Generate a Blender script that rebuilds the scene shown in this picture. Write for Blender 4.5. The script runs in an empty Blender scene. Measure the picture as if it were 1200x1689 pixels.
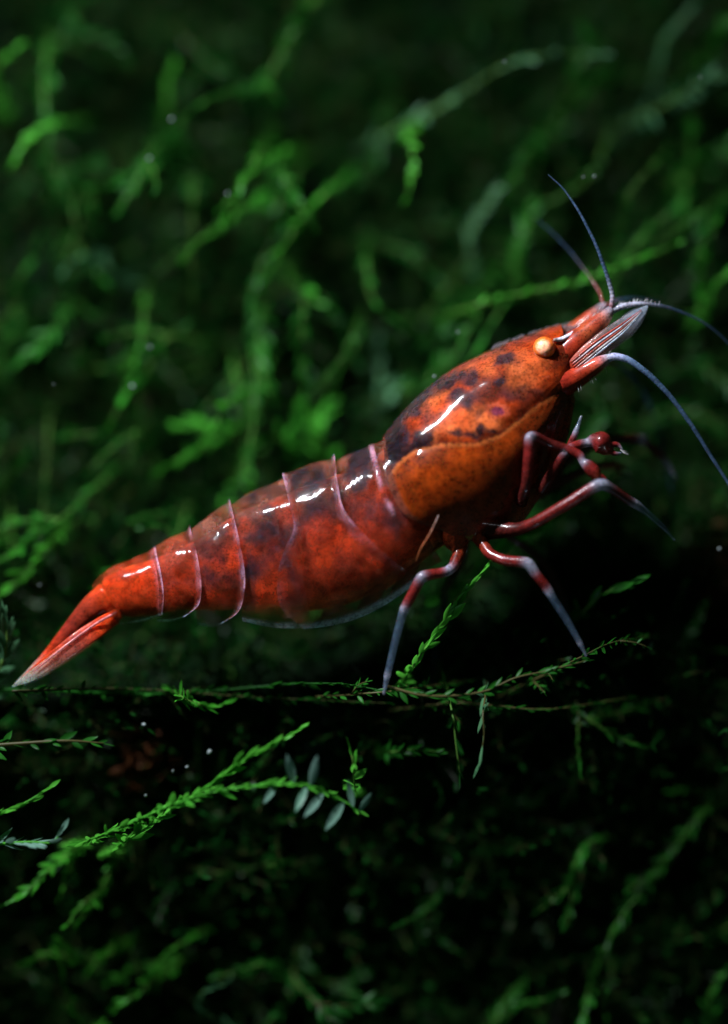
import bpy, math, random
import numpy as np
from mathutils import Vector, Matrix, noise

# ------------------------------------------------------------------ units
# shapes are drawn in units of 0.0225 mm (one photo pixel at the shrimp), x right, y away, z up
U = 0.0225e-3
DIST = 0.300
D_U = DIST / U
scene = bpy.context.scene
C = scene.collection

# ------------------------------------------------------------------ camera
cam_d = bpy.data.cameras.new("camera")
cam = bpy.data.objects.new("camera", cam_d); C.objects.link(cam)
cam.location = (0, -DIST, 0); cam.rotation_euler = (math.radians(90), 0, 0)
cam_d.sensor_fit = 'VERTICAL'; cam_d.sensor_height = 36.0
cam_d.lens = 36.0 * DIST / (1689 * U)
cam_d.clip_start = 0.01; cam_d.clip_end = 10
cam_d.dof.use_dof = True
cam_d.dof.focus_distance = DIST - 55 * U
cam_d.dof.aperture_fstop = 10.5
cam_d.dof.aperture_blades = 0
scene.camera = cam

# ------------------------------------------------------------------ light
world = bpy.data.worlds.new("World"); scene.world = world; world.use_nodes = True
bg = world.node_tree.nodes["Background"]
bg.inputs[0].default_value = (0.36, 0.85, 0.55, 1); bg.inputs[1].default_value = 0.055

def aim(o, target):
    d = Vector(target) * U - o.location
    o.rotation_euler = d.to_track_quat('-Z', 'Y').to_euler()

def spot(name, loc, target, watts, col, radius, cone, blend):
    l = bpy.data.lights.new(name, 'SPOT'); l.energy = watts; l.color = col
    l.shadow_soft_size = radius * U; l.spot_size = math.radians(cone); l.spot_blend = blend
    o = bpy.data.objects.new(name, l); C.objects.link(o); o.location = Vector(loc) * U; aim(o, target)
    return o
def strip(name, loc, target, watts, col, lx, ly, spread):
    l = bpy.data.lights.new(name, 'AREA'); l.shape = 'RECTANGLE'; l.size = lx * U; l.size_y = ly * U; l.energy = watts; l.color = col
    l.spread = math.radians(spread)
    o = bpy.data.objects.new(name, l); C.objects.link(o); o.location = Vector(loc) * U
    z = (o.location - Vector(target) * U).normalized(); x = Vector((0.86, 0, 0.5)); x = (x - z * x.dot(z)).normalized()
    o.rotation_euler = Matrix((x, z.cross(x), z)).transposed().to_euler()
strip("aquarium_lamp", (-1700, -1700, 3000), (-120, 60, 180), 0.030, (0.86, 0.92, 1.0), 900, 170, 50)
spot("added_rim_light", (500, -900, -3000), (150, -60, -40), 0.022, (0.55, 0.75, 1.0), 160, 30, 1.0)  # unseen lamp, added to edge the undersides in blue

vs = scene.view_settings
vs.view_transform = 'Standard'; vs.look = 'None'; vs.gamma = 1.0; vs.exposure = 0.0; vs.use_curve_mapping = False
scene.render.engine = 'CYCLES'
cy = scene.cycles
cy.use_denoising = True
try: cy.denoiser = 'OPENIMAGEDENOISE'
except Exception: pass
cy.max_bounces = 8; cy.transparent_max_bounces = 24; cy.sample_clamp_indirect = 4.0
cy.caustics_reflective = False; cy.caustics_refractive = False

rng = random.Random(11)
nrng = np.random.default_rng(11)

# ------------------------------------------------------------------ helpers
def P(px, py, y=0.0):
    """point seen at photo pixel (px, py) standing y units behind the shrimp's mid plane"""
    f = 1 + y / D_U
    return Vector(((px - 600) * f, y, (844.5 - py) * f))

def O(px, py, y=0.0):
    return Vector((px - 600, y, 844.5 - py))

def mesh_of(name, verts, faces, mat=None, smooth=True, attrs=None):
    me = bpy.data.meshes.new(name)
    v = np.asarray(verts, dtype=float) * U
    me.from_pydata(v.tolist(), [], [tuple(int(i) for i in f) for f in faces])
    if smooth:
        me.polygons.foreach_set("use_smooth", [True] * len(me.polygons))
    if mat: me.materials.append(mat)
    for k, a in (attrs or {}).items():
        a = np.asarray(a, dtype=np.float32)
        if a.ndim == 2:
            at = me.attributes.new(k, 'FLOAT_COLOR', 'POINT')
            buf = np.ones((len(a), 4), np.float32); buf[:, :3] = a[:, :3]
            at.data.foreach_set("color", buf.ravel())
        else:
            at = me.attributes.new(k, 'FLOAT', 'POINT'); at.data.foreach_set("value", a.ravel())
    me.update()
    return me

def link(name, me, parent=None, loc=None):
    o = bpy.data.objects.new(name, me); C.objects.link(o)
    if parent: o.parent = parent
    if loc is not None: o.location = Vector(loc) * U
    return o

def tag(o, label=None, cat=None, group=None, kind=None):
    if label: o["label"] = label
    if cat: o["category"] = cat
    if group: o["group"] = group
    if kind: o["kind"] = kind
    return o

def catmull(pts, n):
    pts = [np.array(p, float) for p in pts]
    if len(pts) == 2:
        return np.array([pts[0] + (pts[1] - pts[0]) * t for t in np.linspace(0, 1, n)])
    ext = [2 * pts[0] - pts[1]] + pts + [2 * pts[-1] - pts[-2]]
    d = [0.0]
    for a, b in zip(pts[:-1], pts[1:]): d.append(d[-1] + max(1e-6, float(np.linalg.norm(b - a))))
    d = np.array(d); out = []
    for s in np.linspace(0, d[-1], n):
        i = min(int(np.searchsorted(d, s, side='right')) - 1, len(pts) - 2); i = max(i, 0)
        t = (s - d[i]) / (d[i + 1] - d[i])
        p0, p1, p2, p3 = ext[i], ext[i + 1], ext[i + 2], ext[i + 3]
        out.append(0.5 * ((2 * p1) + (-p0 + p2) * t + (2 * p0 - 5 * p1 + 4 * p2 - p3) * t * t + (-p0 + 3 * p1 - 3 * p2 + p3) * t ** 3))
    return np.array(out)

def polyline(pts, n):
    p = np.array(pts, float)
    d = np.r_[0, np.cumsum(np.linalg.norm(np.diff(p, axis=0), axis=1))]
    s = np.linspace(0, d[-1], n)
    return np.stack([np.interp(s, d, p[:, i]) for i in range(p.shape[1])], 1), s / d[-1], d / d[-1]

def frames(c):
    t = np.gradient(c, axis=0); t /= np.linalg.norm(t, axis=1, keepdims=True) + 1e-12
    up = np.array([0, -1.0, 0.0])
    if abs(t[0] @ up) > 0.9: up = np.array([0, 0, 1.0])
    ns = []; n = up - t[0] * (up @ t[0]); n /= np.linalg.norm(n)
    for k in range(len(c)):
        n = n - t[k] * (n @ t[k]); n /= np.linalg.norm(n) + 1e-12; ns.append(n.copy())
    ns = np.array(ns); return t, ns, np.cross(t, ns)

def tube(c, r, nr=8, flat=1.0):
    """closed tube; returns verts, faces and the ring index of each vert"""
    c = np.asarray(c, float); r = np.broadcast_to(np.asarray(r, float), (len(c),))
    t, n, b = frames(c); V = []; F = []; ring = []
    for k in range(len(c)):
        for j in range(nr):
            a = 2 * math.pi * j / nr
            V.append(c[k] + r[k] * (math.cos(a) * n[k] * flat + math.sin(a) * b[k])); ring.append(k)
    for k in range(len(c) - 1):
        for j in range(nr):
            F.append((k * nr + j, k * nr + (j + 1) % nr, (k + 1) * nr + (j + 1) % nr, (k + 1) * nr + j))
    V.append(c[0] - t[0] * r[0] * 0.6); ring.append(0); i0 = len(V) - 1
    V.append(c[-1] + t[-1] * r[-1] * 0.6); ring.append(len(c) - 1); i1 = len(V) - 1
    for j in range(nr):
        F.append((i0, (j + 1) % nr, j))
        F.append((i1, (len(c) - 1) * nr + j, (len(c) - 1) * nr + (j + 1) % nr))
    return np.array(V), F, np.array(ring)

def sstep(a, b, x):
    t = np.clip((np.asarray(x, float) - a) / (b - a), 0, 1); return t * t * (3 - 2 * t)

def nz(x, y, z, s):
    return noise.noise(Vector((x * s, y * s, z * s)))

def merge(parts):
    V = []; F = []; off = 0
    for v, f in parts:
        V.append(np.asarray(v)); F += [tuple(i + off for i in g) for g in f]; off += len(v)
    return np.concatenate(V), F

# ------------------------------------------------------------------ materials
def new_mat(name):
    m = bpy.data.materials.new(name); m.use_nodes = True
    nt = m.node_tree; nt.nodes.clear()
    return m, nt, (lambda t: nt.nodes.new(t)), (lambda a, b: nt.links.new(a, b))

def noise_node(N, L, scale, detail=4, rough=0.6, coord='Object'):
    tc = N("ShaderNodeTexCoord"); n = N("ShaderNodeTexNoise")
    n.inputs["Scale"].default_value = scale; n.inputs["Detail"].default_value = detail; n.inputs["Roughness"].default_value = rough
    L(tc.outputs[coord], n.inputs["Vector"]); return n

def ramp(N, L, src, stops):
    r = N("ShaderNodeValToRGB"); L(src, r.inputs[0]); cr = r.color_ramp
    while len(cr.elements) < len(stops): cr.elements.new(0.5)
    for e, (p, c) in zip(cr.elements, stops):
        e.position = p; e.color = (*c, 1) if len(c) == 3 else c
    return r

def shell_mat(name, rough=0.22, sss=0.35, coat=1.0, bump=0.25, spec=0.5, mottle=(0.55, 1.25), sssr=0.0005, alpha=True):
    m, nt, N, L = new_mat(name)
    out = N("ShaderNodeOutputMaterial"); p = N("ShaderNodeBsdfPrincipled")
    at = N("ShaderNodeAttribute"); at.attribute_name = "col"
    n1 = noise_node(N, L, 2600, 5, 0.65)
    r1 = ramp(N, L, n1.outputs[0], [(0.30, (mottle[0],) * 3), (0.72, (mottle[1],) * 3)])
    mx = N("ShaderNodeMix"); mx.data_type = 'RGBA'; mx.blend_type = 'MULTIPLY'; mx.inputs[0].default_value = 1.0
    n3 = noise_node(N, L, 11000, 2, 0.5)              # fine pigment dots
    r3 = ramp(N, L, n3.outputs[0], [(0.36, (0.45,) * 3), (0.50, (1.0,) * 3), (0.70, (1.12,) * 3)])
    m3 = N("ShaderNodeMix"); m3.data_type = 'RGBA'; m3.blend_type = 'MULTIPLY'; m3.inputs[0].default_value = 0.8
    L(at.outputs["Color"], m3.inputs[6]); L(r3.outputs[0], m3.inputs[7])
    L(m3.outputs[2], mx.inputs[6]); L(r1.outputs[0], mx.inputs[7])
    L(mx.outputs[2], p.inputs["Base Color"])
    p.inputs["Roughness"].default_value = rough; p.inputs["IOR"].default_value = 1.45
    p.inputs["Specular IOR Level"].default_value = spec
    p.inputs["Subsurface Weight"].default_value = sss
    p.inputs["Subsurface Radius"].default_value = (1.0, 0.14, 0.05); p.inputs["Subsurface Scale"].default_value = sssr
    p.inputs["Coat Weight"].default_value = coat; p.inputs["Coat Roughness"].default_value = 0.085; p.inputs["Coat IOR"].default_value = 1.24
    n2 = noise_node(N, L, 900, 3, 0.5)
    bp = N("ShaderNodeBump"); bp.inputs["Strength"].default_value = bump; bp.inputs["Distance"].default_value = 0.00012
    L(n2.outputs[0], bp.inputs["Height"]); L(bp.outputs[0], p.inputs["Normal"]); L(bp.outputs[0], p.inputs["Coat Normal"])
    if alpha:
        aa = N("ShaderNodeAttribute"); aa.attribute_name = "opac"
        ad = N("ShaderNodeMath"); ad.operation = 'MULTIPLY_ADD'; ad.inputs[1].default_value = 0.5; 
        L(n1.outputs[0], ad.inputs[0]); ad.inputs[2].default_value = 0.75
        mu = N("ShaderNodeMath"); mu.operation = 'MULTIPLY'; mu.use_clamp = True
        L(aa.outputs["Fac"], mu.inputs[0]); L(ad.outputs[0], mu.inputs[1]); L(mu.outputs[0], p.inputs["Alpha"])
    L(p.outputs[0], out.inputs[0])
    return m

M_SHELL = shell_mat("shell_red", alpha=True, rough=0.4, sss=0.55, sssr=0.0007, bump=0.03, spec=0.02, mottle=(0.5, 1.3))
M_FLESH = shell_mat("flesh_red", rough=0.5, sss=0.85, coat=0.0, bump=0.3, alpha=False, mottle=(0.25, 1.5), spec=0.0, sssr=0.0010)
M_LEG = shell_mat("limb_shell", rough=0.4, sss=0.1, coat=0.6, bump=0.12, alpha=True, mottle=(0.6, 1.25), sssr=0.0002, spec=0.1)
M_EYE = shell_mat("eye_cornea", rough=0.3, spec=0.2, sss=0.6, coat=0.5, bump=0.05, alpha=False, mottle=(0.9, 1.1), sssr=0.00025)

def moss_mat(name, base, base2, transl=0.5, rough=0.35, vary=0.5):
    m, nt, N, L = new_mat(name)
    out = N("ShaderNodeOutputMaterial"); p = N("ShaderNodeBsdfPrincipled"); tr = N("ShaderNodeBsdfTranslucent"); mix = N("ShaderNodeMixShader")
    oi = N("ShaderNodeObjectInfo")
    n1 = noise_node(N, L, 420, 3, 0.6)
    ad = N("ShaderNodeMath"); ad.operation = 'MULTIPLY_ADD'; L(oi.outputs["Random"], ad.inputs[0]); ad.inputs[1].default_value = vary; L(n1.outputs[0], ad.inputs[2])
    r1 = ramp(N, L, ad.outputs[0], [(0.35, base), (0.95, base2)])
    L(r1.outputs[0], p.inputs["Base Color"]); L(r1.outputs[0], tr.inputs["Color"])
    p.inputs["Roughness"].default_value = rough; p.inputs["Specular IOR Level"].default_value = 0.06
    p.inputs["Coat Weight"].default_value = 0.0; p.inputs["Coat Roughness"].default_value = 0.3
    mix.inputs[0].default_value = transl
    L(p.outputs[0], mix.inputs[1]); L(tr.outputs[0], mix.inputs[2]); L(mix.outputs[0], out.inputs[0])
    return m
M_LEAF = moss_mat("moss_leaf", (0.004, 0.034, 0.004), (0.015, 0.100, 0.010))
M_LEAF_BRIGHT = moss_mat("moss_leaf_young", (0.012, 0.11, 0.008), (0.05, 0.27, 0.022))
M_LEAF_PALE = moss_mat("moss_leaf_pale", (0.020, 0.070, 0.028), (0.05, 0.13, 0.06), transl=0.35, rough=0.3)
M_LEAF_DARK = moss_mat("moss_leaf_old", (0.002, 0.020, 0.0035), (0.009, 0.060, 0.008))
M_LEAF_LIT = moss_mat("moss_leaf_lit", (0.025, 0.17, 0.012), (0.08, 0.34, 0.035))  # young leaf colour raised to make up for dim light on these fronds
M_LEAF_GREY = moss_mat("moss_leaf_bluish", (0.06, 0.15, 0.09), (0.15, 0.26, 0.21), transl=0.4, rough=0.3)
M_STEM = moss_mat("moss_stem", (0.03, 0.08, 0.012), (0.08, 0.16, 0.03), transl=0.25)
M_STEM_OLD = moss_mat("moss_stem_old", (0.014, 0.018, 0.006), (0.04, 0.035, 0.012), transl=0.1)
M_BROWN = moss_mat("detritus_brown", (0.018, 0.007, 0.002), (0.045, 0.014, 0.004), transl=0.2, rough=0.6)
def plain(name, col, rough=0.5, spec=0.5):
    m, nt, N, L = new_mat(name); out = N("ShaderNodeOutputMaterial"); p = N("ShaderNodeBsdfPrincipled")
    n1 = noise_node(N, L, 900, 6, 0.7)
    r1 = ramp(N, L, n1.outputs[0], [(0.3, tuple(c * 0.5 for c in col)), (0.75, tuple(c * 1.5 for c in col))])
    L(r1.outputs[0], p.inputs["Base Color"]); p.inputs["Roughness"].default_value = rough; p.inputs["Specular IOR Level"].default_value = spec
    L(p.outputs[0], out.inputs[0]); return m
M_BANK = plain("moss_peat", (0.003, 0.006, 0.003), 0.95, 0.0)
M_SPECK = plain("pale_speck", (0.16, 0.19, 0.19), 0.3)

# ------------------------------------------------------------------ the bank of old moss
def ledge_dz(x):
    return 50 * float(sstep(30, 340, x)) - 90 * float(sstep(400, 620, x)) + 9 * math.sin(x * 0.011) + 9 * nz(x, 40, 0, .02)
def bank_y(x, z):
    zl = z - ledge_dz(x)
    base = float(np.interp(zl, [-1300, -900, -520, -420, -330, -306, -284, -200, 900, 1600],
                               [330, 290, 220, 190, 130, 110, 170, 260, 600, 800]))
    n = 90 * nz(x, 0, z, 0.0045) + 45 * nz(x, 7, z, 0.012) + 18 * nz(x, 3, z, 0.035)
    amp = 1.0 if zl > -150 else (0.5 if zl > -360 else 0.9)
    return base + amp * n

def build_bank():
    xs = np.arange(-1500, 1501, 15.0)
    zs = np.unique(np.concatenate([np.arange(-1300, -420, 16), np.arange(-420, -180, 7), np.arange(-180, 1600, 16)]))
    V = []
    for z in zs:
        for x in xs: V.append((x, bank_y(x, z), z))
    nx = len(xs); F = []
    for j in range(len(zs) - 1):
        for i in range(nx - 1):
            a = j * nx + i; F.append((a, a + 1, a + nx + 1, a + nx))
    o = link("moss_bank", mesh_of("moss_bank", V, F, M_BANK))
    tag(o, "dark peaty bank of old moss with a narrow ledge", None, None, "structure")
build_bank()

# ------------------------------------------------------------------ moss
LEAF_T = [(0.0, .05), (.18, .12), (.42, .165), (.68, .13), (.88, .055)]
def leaf_template():
    V = []; F = []
    for t, w in LEAF_T:
        bend = 0.16 * t * t
        V += [(t, -w, bend + w * 0.35), (t, 0, bend), (t, w, bend + w * 0.35)]
    V.append((1.0, 0, 0.2)); n = len(LEAF_T)
    for k in range(n - 1):
        a = 3 * k; F += [(a, a + 1, a + 4, a + 3), (a + 1, a + 2, a + 5, a + 4)]
    a = 3 * (n - 1); F += [(a, a + 1, len(V) - 1), (a + 1, a + 2, len(V) - 1)]
    return np.array(V), F
LV, LF = leaf_template()
SV = np.array([(0, -.04, 0), (0, .04, 0), (.45, -.2, .06), (.45, .2, .06), (1, 0, .2), (.45, 0, 0.0), ])
SF = [(0, 5, 2), (0, 1, 5), (1, 3, 5), (2, 5, 4), (5, 3, 4)]

def leaf_frames(c, spacing, length, r, spread=50, side=None, jit=0.25, taper=True):
    """matrices (3x3 columns along, side, normal; origin) of the leaves of one stem"""
    d = np.r_[0, np.cumsum(np.linalg.norm(np.diff(c, axis=0), axis=1))]
    t, n, b = frames(c)
    out = []; s = spacing * 0.5; k = 0
    roll = r.uniform(0, math.pi) if side is None else side
    while s < d[-1]:
        p = np.array([np.interp(s, d, c[:, i]) for i in range(3)])
        i = min(int(np.searchsorted(d, s)), len(c) - 1)
        ph = roll + r.gauss(0, 0.35) + (math.pi if k % 2 else 0)
        sd = math.cos(ph) * n[i] + math.sin(ph) * b[i]
        a = math.radians(spread + r.gauss(0, 14))
        f = s / d[-1]
        if taper: a *= 1.0 - 0.55 * max(0, f - 0.6) / 0.4
        ax = math.cos(a) * t[i] + math.sin(a) * sd
        nn = np.cross(t[i], sd); nn = nn + 0.35 * np.array([r.gauss(0, 1), r.gauss(0, 1), r.gauss(0, 1)])
        nn -= ax * (nn @ ax); nn /= np.linalg.norm(nn)
        l = length * (1 + r.gauss(0, jit)) * (1 - 0.35 * max(0, f - 0.75) / 0.25)
        l = max(l, length * 0.35)
        out.append((ax * l, np.cross(nn, ax) * l, nn * l, p)); s += spacing * r.uniform(0.7, 1.3); k += 1
    # the tip leaf
    out.append((t[-1] * length * .8, n[-1] * length * .8, b[-1] * length * .8, c[-1]))
    return out

def leaves_mesh(fr, simple=False):
    tv, tf = (SV, SF) if simple else (LV, LF)
    A = np.array([[a, s, n] for a, s, n, _ in fr]); p = np.array([q for *_, q in fr])
    V = np.einsum('vk,lkc->lvc', tv, A) + p[:, None, :]
    nv = len(tv); F = [tuple(i + l * nv for i in f) for l in range(len(fr)) for f in tf]
    return V.reshape(-1, 3), F

def stem_mesh(curves, r0):
    parts = []
    for c, k in curves:
        rr = np.linspace(r0 * k, r0 * k * 0.35, len(c)); v, f, _ = tube(c, rr, 6); parts.append((v, f))
    return merge(parts)

def side_branches(c, r, n, ln, spread=45):
    out = []
    t, nn, b = frames(c)
    for _ in range(n):
        i = r.randrange(len(c) // 5, int(len(c) * 0.8)); ph = r.uniform(0, 6.28)
        sd = math.cos(ph) * nn[i] + math.sin(ph) * b[i]; a = math.radians(spread + r.gauss(0, 10))
        d = math.cos(a) * t[i] + math.sin(a) * sd; l = ln * r.uniform(.5, 1.1)
        e = c[i] + d * l + np.array([0, 0, -0.12 * l])
        out.append(catmull([c[i], c[i] + d * l * .5 + sd * 0.05 * l, e], 10))
    return out

moss_count = 0
def frond(pts, label, group=None, seed=0, leaf=42, spacing=13, rstem=4.0, leafmat=M_LEAF, stemmat=M_STEM, branches=0,
          single=False, spread=50, root=True, extra=(), side=None, blen=120, name="moss_frond", jit=0.25):
    """pts: (px, py, y) along the stem, the first one is the rooted end"""
    r = random.Random(seed)
    q = [np.array(P(*p)) for p in pts]
    if root:                                         # carry the stem back into the bank it grows from
        b0 = q[0] + (q[0] - q[1]) / (np.linalg.norm(q[0] - q[1]) + 1e-9) * 60
        b0[1] = max(q[0][1] + 25, bank_y(b0[0], b0[2]) + 15)
        q = [b0] + q
    base = q[0].copy(); q = [v - base for v in q]
    L = sum(float(np.linalg.norm(b - a)) for a, b in zip(q[:-1], q[1:]))
    c = catmull(q, max(12, int(L / 12)))
    e = bpy.data.objects.new(name, None); C.objects.link(e); e.empty_display_size = 0.001
    e.location = Vector(base) * U
    tag(e, label, "moss", group)
    br = side_branches(c, r, branches, blen)
    sv, sf = stem_mesh([(c, 1.0)] + [(k, 0.7) for k in br], rstem)
    link("stem", mesh_of("stem", sv, sf, stemmat), e)
    fr = leaf_frames(c, spacing, leaf, r, spread, side, jit)
    for k in br: fr += leaf_frames(k, spacing, leaf * .85, r, spread, None, jit)
    for (px, py, y, an, ln) in extra:             # larger bluish leaves standing off the stem
        a = math.radians(an); ax = np.array([math.cos(a), -.25, math.sin(a)]); ax /= np.linalg.norm(ax)
        nn = np.array([r.gauss(0, .3), -1, r.gauss(0, .3)]); nn -= ax * (nn @ ax); nn /= np.linalg.norm(nn)
        p = np.array(P(px, py, y)) - base; sd = np.cross(nn, ax)
        o = link('leaf', single_leaf(M_LEAF_GREY), e)
        o.matrix_basis = Matrix([[ax[i] * ln, sd[i] * ln * .85, nn[i] * ln, p[i] * U] for i in range(3)] + [[0, 0, 0, 1]])
    if single:
        me = single_leaf(leafmat)
        for a, s, n, p in fr:
            o = link("leaf", me, e)
            m = Matrix([[a[i], s[i], n[i], p[i] * U] for i in range(3)] + [[0, 0, 0, 1]])
            o.matrix_basis = m
    else:
        v, f = leaves_mesh(fr)
        o = link("leaves", mesh_of("leaves", v, f, leafmat), e); o["kind"] = "stuff"
    return e
_sl = {}
def single_leaf(mat):
    if mat.name not in _sl: _sl[mat.name] = mesh_of("leaf", LV, LF, mat)
    return _sl[mat.name]

# --- fronds near the ledge, sharp enough to show each leaf
frond([(150, 1385, -40), (250, 1342, -95), (330, 1312, -120), (390, 1300, -130), (450, 1293, -135), (500, 1294, -135), (550, 1312, -125), (592, 1338, -110)],
      "arching pale green moss frond with spread bluish leaves hanging below the ledge", seed=3, leaf=24, spacing=4.5, rstem=3.6,
      leafmat=M_LEAF_LIT, stemmat=M_LEAF_LIT, single=True, spread=50, side=0.0 + math.pi / 2, jit=0.25,
      extra=[(484, 1290, -137, 102, 52), (512, 1296, -137, 82, 56), (582, 1330, -118, 95, 48), (505, 1298, -138, -112, 48), (532, 1308, -132, -130, 54), (566, 1322, -122, -125, 60), (455, 1294, -136, -125, 40), (592, 1338, -112, 60, 40)])
frond([(200, 1392, -30), (280, 1338, -80), (345, 1295, -110), (400, 1255, -120), (450, 1228, -115), (492, 1204, -105)],
      "bright green feathery moss frond slanting up under the ledge beside the arching frond", seed=4, leaf=27, spacing=4, rstem=3.4,
      leafmat=M_LEAF_LIT, stemmat=M_LEAF_LIT, single=True, spread=32, side=math.pi / 2)
frond([(672, 1112, -10), (690, 1085, -35), (715, 1050, -45), (745, 1010, -55), (772, 970, -60), (797, 942, -60)],
      "bright green moss shoot rising between the two hind walking legs of the shrimp", seed=5, leaf=30, spacing=5, rstem=3,
      leafmat=M_LEAF_LIT, stemmat=M_STEM, single=True, spread=17, side=math.pi / 2)
frond([(-40, 1138, 40), (60, 1138, 10), (160, 1143, 20), (280, 1144, 30), (380, 1137, 20), (470, 1129, 0), (560, 1128, -40), (640, 1141, -86)],
      "long thin moss runner lying along the ledge under the shrimp's tail and abdomen", seed=6, leaf=18, spacing=8, rstem=3.2,
      leafmat=M_LEAF, stemmat=M_LEAF, single=True, spread=25, root=False, name="moss_runner")
frond([(640, 1132, -80), (690, 1146, -92), (740, 1148, -92), (800, 1140, -90), (850, 1118, -86), (905, 1106, -85), (965, 1090, -84)],
      "thin moss runner on the ledge under the walking leg tips", seed=7, leaf=20, spacing=9, rstem=3,
      leafmat=M_LEAF, stemmat=M_STEM_OLD, single=True, spread=22, root=False, name="moss_runner")
frond([(-40, 1232, -60), (40, 1226, -75), (110, 1222, -85), (170, 1226, -80)],
      "short brownish moss runner below the tail fan under the ledge", seed=8, leaf=26, spacing=16, rstem=4.5, stemmat=M_STEM_OLD, single=True, spread=30, root=False, name="moss_runner")
frond([(-60, 1400, -20), (0, 1392, -70), (50, 1389, -85), (85, 1390, -90), (100, 1372, -90)],
      "pale moss frond tip with two upright bluish leaves below the brown detritus", seed=9, leaf=34, spacing=7, rstem=5, leafmat=M_LEAF_GREY, stemmat=M_LEAF_LIT, single=True, spread=60, side=math.pi / 2)
frond([(-60, 1370, -20), (-10, 1345, -70), (40, 1325, -85), (80, 1300, -80)],
      "short bright green feathery moss frond left of the brown detritus", seed=10, leaf=30, spacing=5, rstem=5, leafmat=M_LEAF_LIT, stemmat=M_LEAF_LIT, single=True, spread=32, side=math.pi / 2)
frond([(-30, 1150, 30), (0, 1100, 10), (10, 1060, 0), (8, 1015, -5)],
      "soft pale green moss tuft just behind the tip of the tail fan", seed=12, leaf=40, spacing=7, rstem=5, leafmat=M_LEAF_PALE, single=True, spread=35)
frond([(300, 1150, -30), (330, 1162, -95), (352, 1168, -110), (372, 1160, -115)],
      "little bright moss sprig curling under the ledge runner", seed=13, leaf=28, spacing=5, rstem=4, leafmat=M_LEAF_BRIGHT, single=True, spread=40)
frond([(740, 1150, -40), (748, 1190, -85), (752, 1230, -90), (758, 1275, -85)],
      "thin dark moss strand dangling from the ledge below the bright shoot", seed=14, leaf=34, spacing=18, rstem=3, leafmat=M_LEAF_DARK, stemmat=M_STEM, single=True, spread=55)
frond([(800, 1148, -40), (796, 1180, -85), (798, 1215, -90), (790, 1260, -85)],
      "thin grey-green moss strand dangling from the ledge under the front leg tips", seed=15, leaf=32, spacing=18, rstem=3, leafmat=M_LEAF_PALE, stemmat=M_STEM_OLD, single=True, spread=50)
frond([(585, 1300, -20), (583, 1285, -70), (582, 1262, -100), (580, 1245, -105)],
      "single bright upright moss tip at the end of the arching frond", seed=16, leaf=40, spacing=18, rstem=3, leafmat=M_LEAF_LIT, single=True, spread=15)
frond([(760, 960, 120), (830, 905, 90), (870, 880, 70), (905, 862, 60)],
      "small green moss sprig behind the shrimp's middle legs", seed=17, leaf=50, spacing=9, rstem=4, leafmat=M_LEAF_BRIGHT, single=True, spread=35)
frond([(960, 1010, 60), (985, 985, 30), (1010, 972, 20), (1040, 962, 15)],
      "small lone green moss tip to the right of the front walking leg", seed=18, leaf=46, spacing=20, rstem=3, leafmat=M_LEAF, single=True, spread=12)

RN = [([(20, 1140, -30), (200, 1136, 10), (420, 1150, 20), (640, 1160, 10)], 'twisted dark moss runner just below the tail and abdomen'),
      ([(520, 1150, 0), (640, 1141, -60), (720, 1130, 20), (800, 1118, 60)], 'dark moss runner crossing under the tip of the hindmost walking leg'),
      ([(820, 1150, 60), (900, 1112, 0), (962, 1082, -70), (1010, 1060, -40), (1080, 1048, 60)], 'dark moss runner under the tip of the second walking leg'),
      ([(640, 1172, 60), (760, 1160, 0), (900, 1170, 0), (1040, 1150, 60)], 'faint dark moss runner below the walking legs')]
for i, (pts, lb) in enumerate(RN):
    frond(pts, lb, seed=40 + i, leaf=17, spacing=8, rstem=2.6, leafmat=M_LEAF, stemmat=M_STEM_OLD, single=False, spread=38, root=False, name="moss_runner", branches=3, blen=60)

# --- fronds of the thicket behind, placed along the strands the photograph shows (px, py, depth)
def moss_label(px, py, mk, long_, branched):
    tone = {'b': 'bright green', 'g': 'mid green', 'd': 'dark green', 'p': 'pale greyish green'}[mk]
    size = ('long' if long_ else 'short') + (' branching' if branched else ' unbranched')
    if py > 1125:
        where = ('under the ledge below the shrimp tail' if px < 320 else 'under the ledge below the shrimp abdomen' if px < 640 else 'under the ledge below the walking legs' if px < 960 else 'on the shaded bank beyond the front legs')
        if py > 1450: where = where.replace('under the ledge', 'far down the bank')
    elif px > 1000 and py > 560: where = 'behind the claws and front legs'
    elif px > 860 and py > 250: where = 'behind the antennae'
    elif px > 640 and py > 250: where = 'on the bank above the carapace'
    elif px > 640: where = 'high on the bank above the antennae'
    elif py > 780 and px < 330: where = 'behind the tail fan'
    elif py > 480: where = 'behind the abdomen' if px > 260 else 'on the bank above the tail'
    else: where = 'high on the bank above the abdomen' if px > 300 else 'high on the bank above the tail'
    return f"{size} {tone} moss frond {where}", f"moss fronds {where}"
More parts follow.
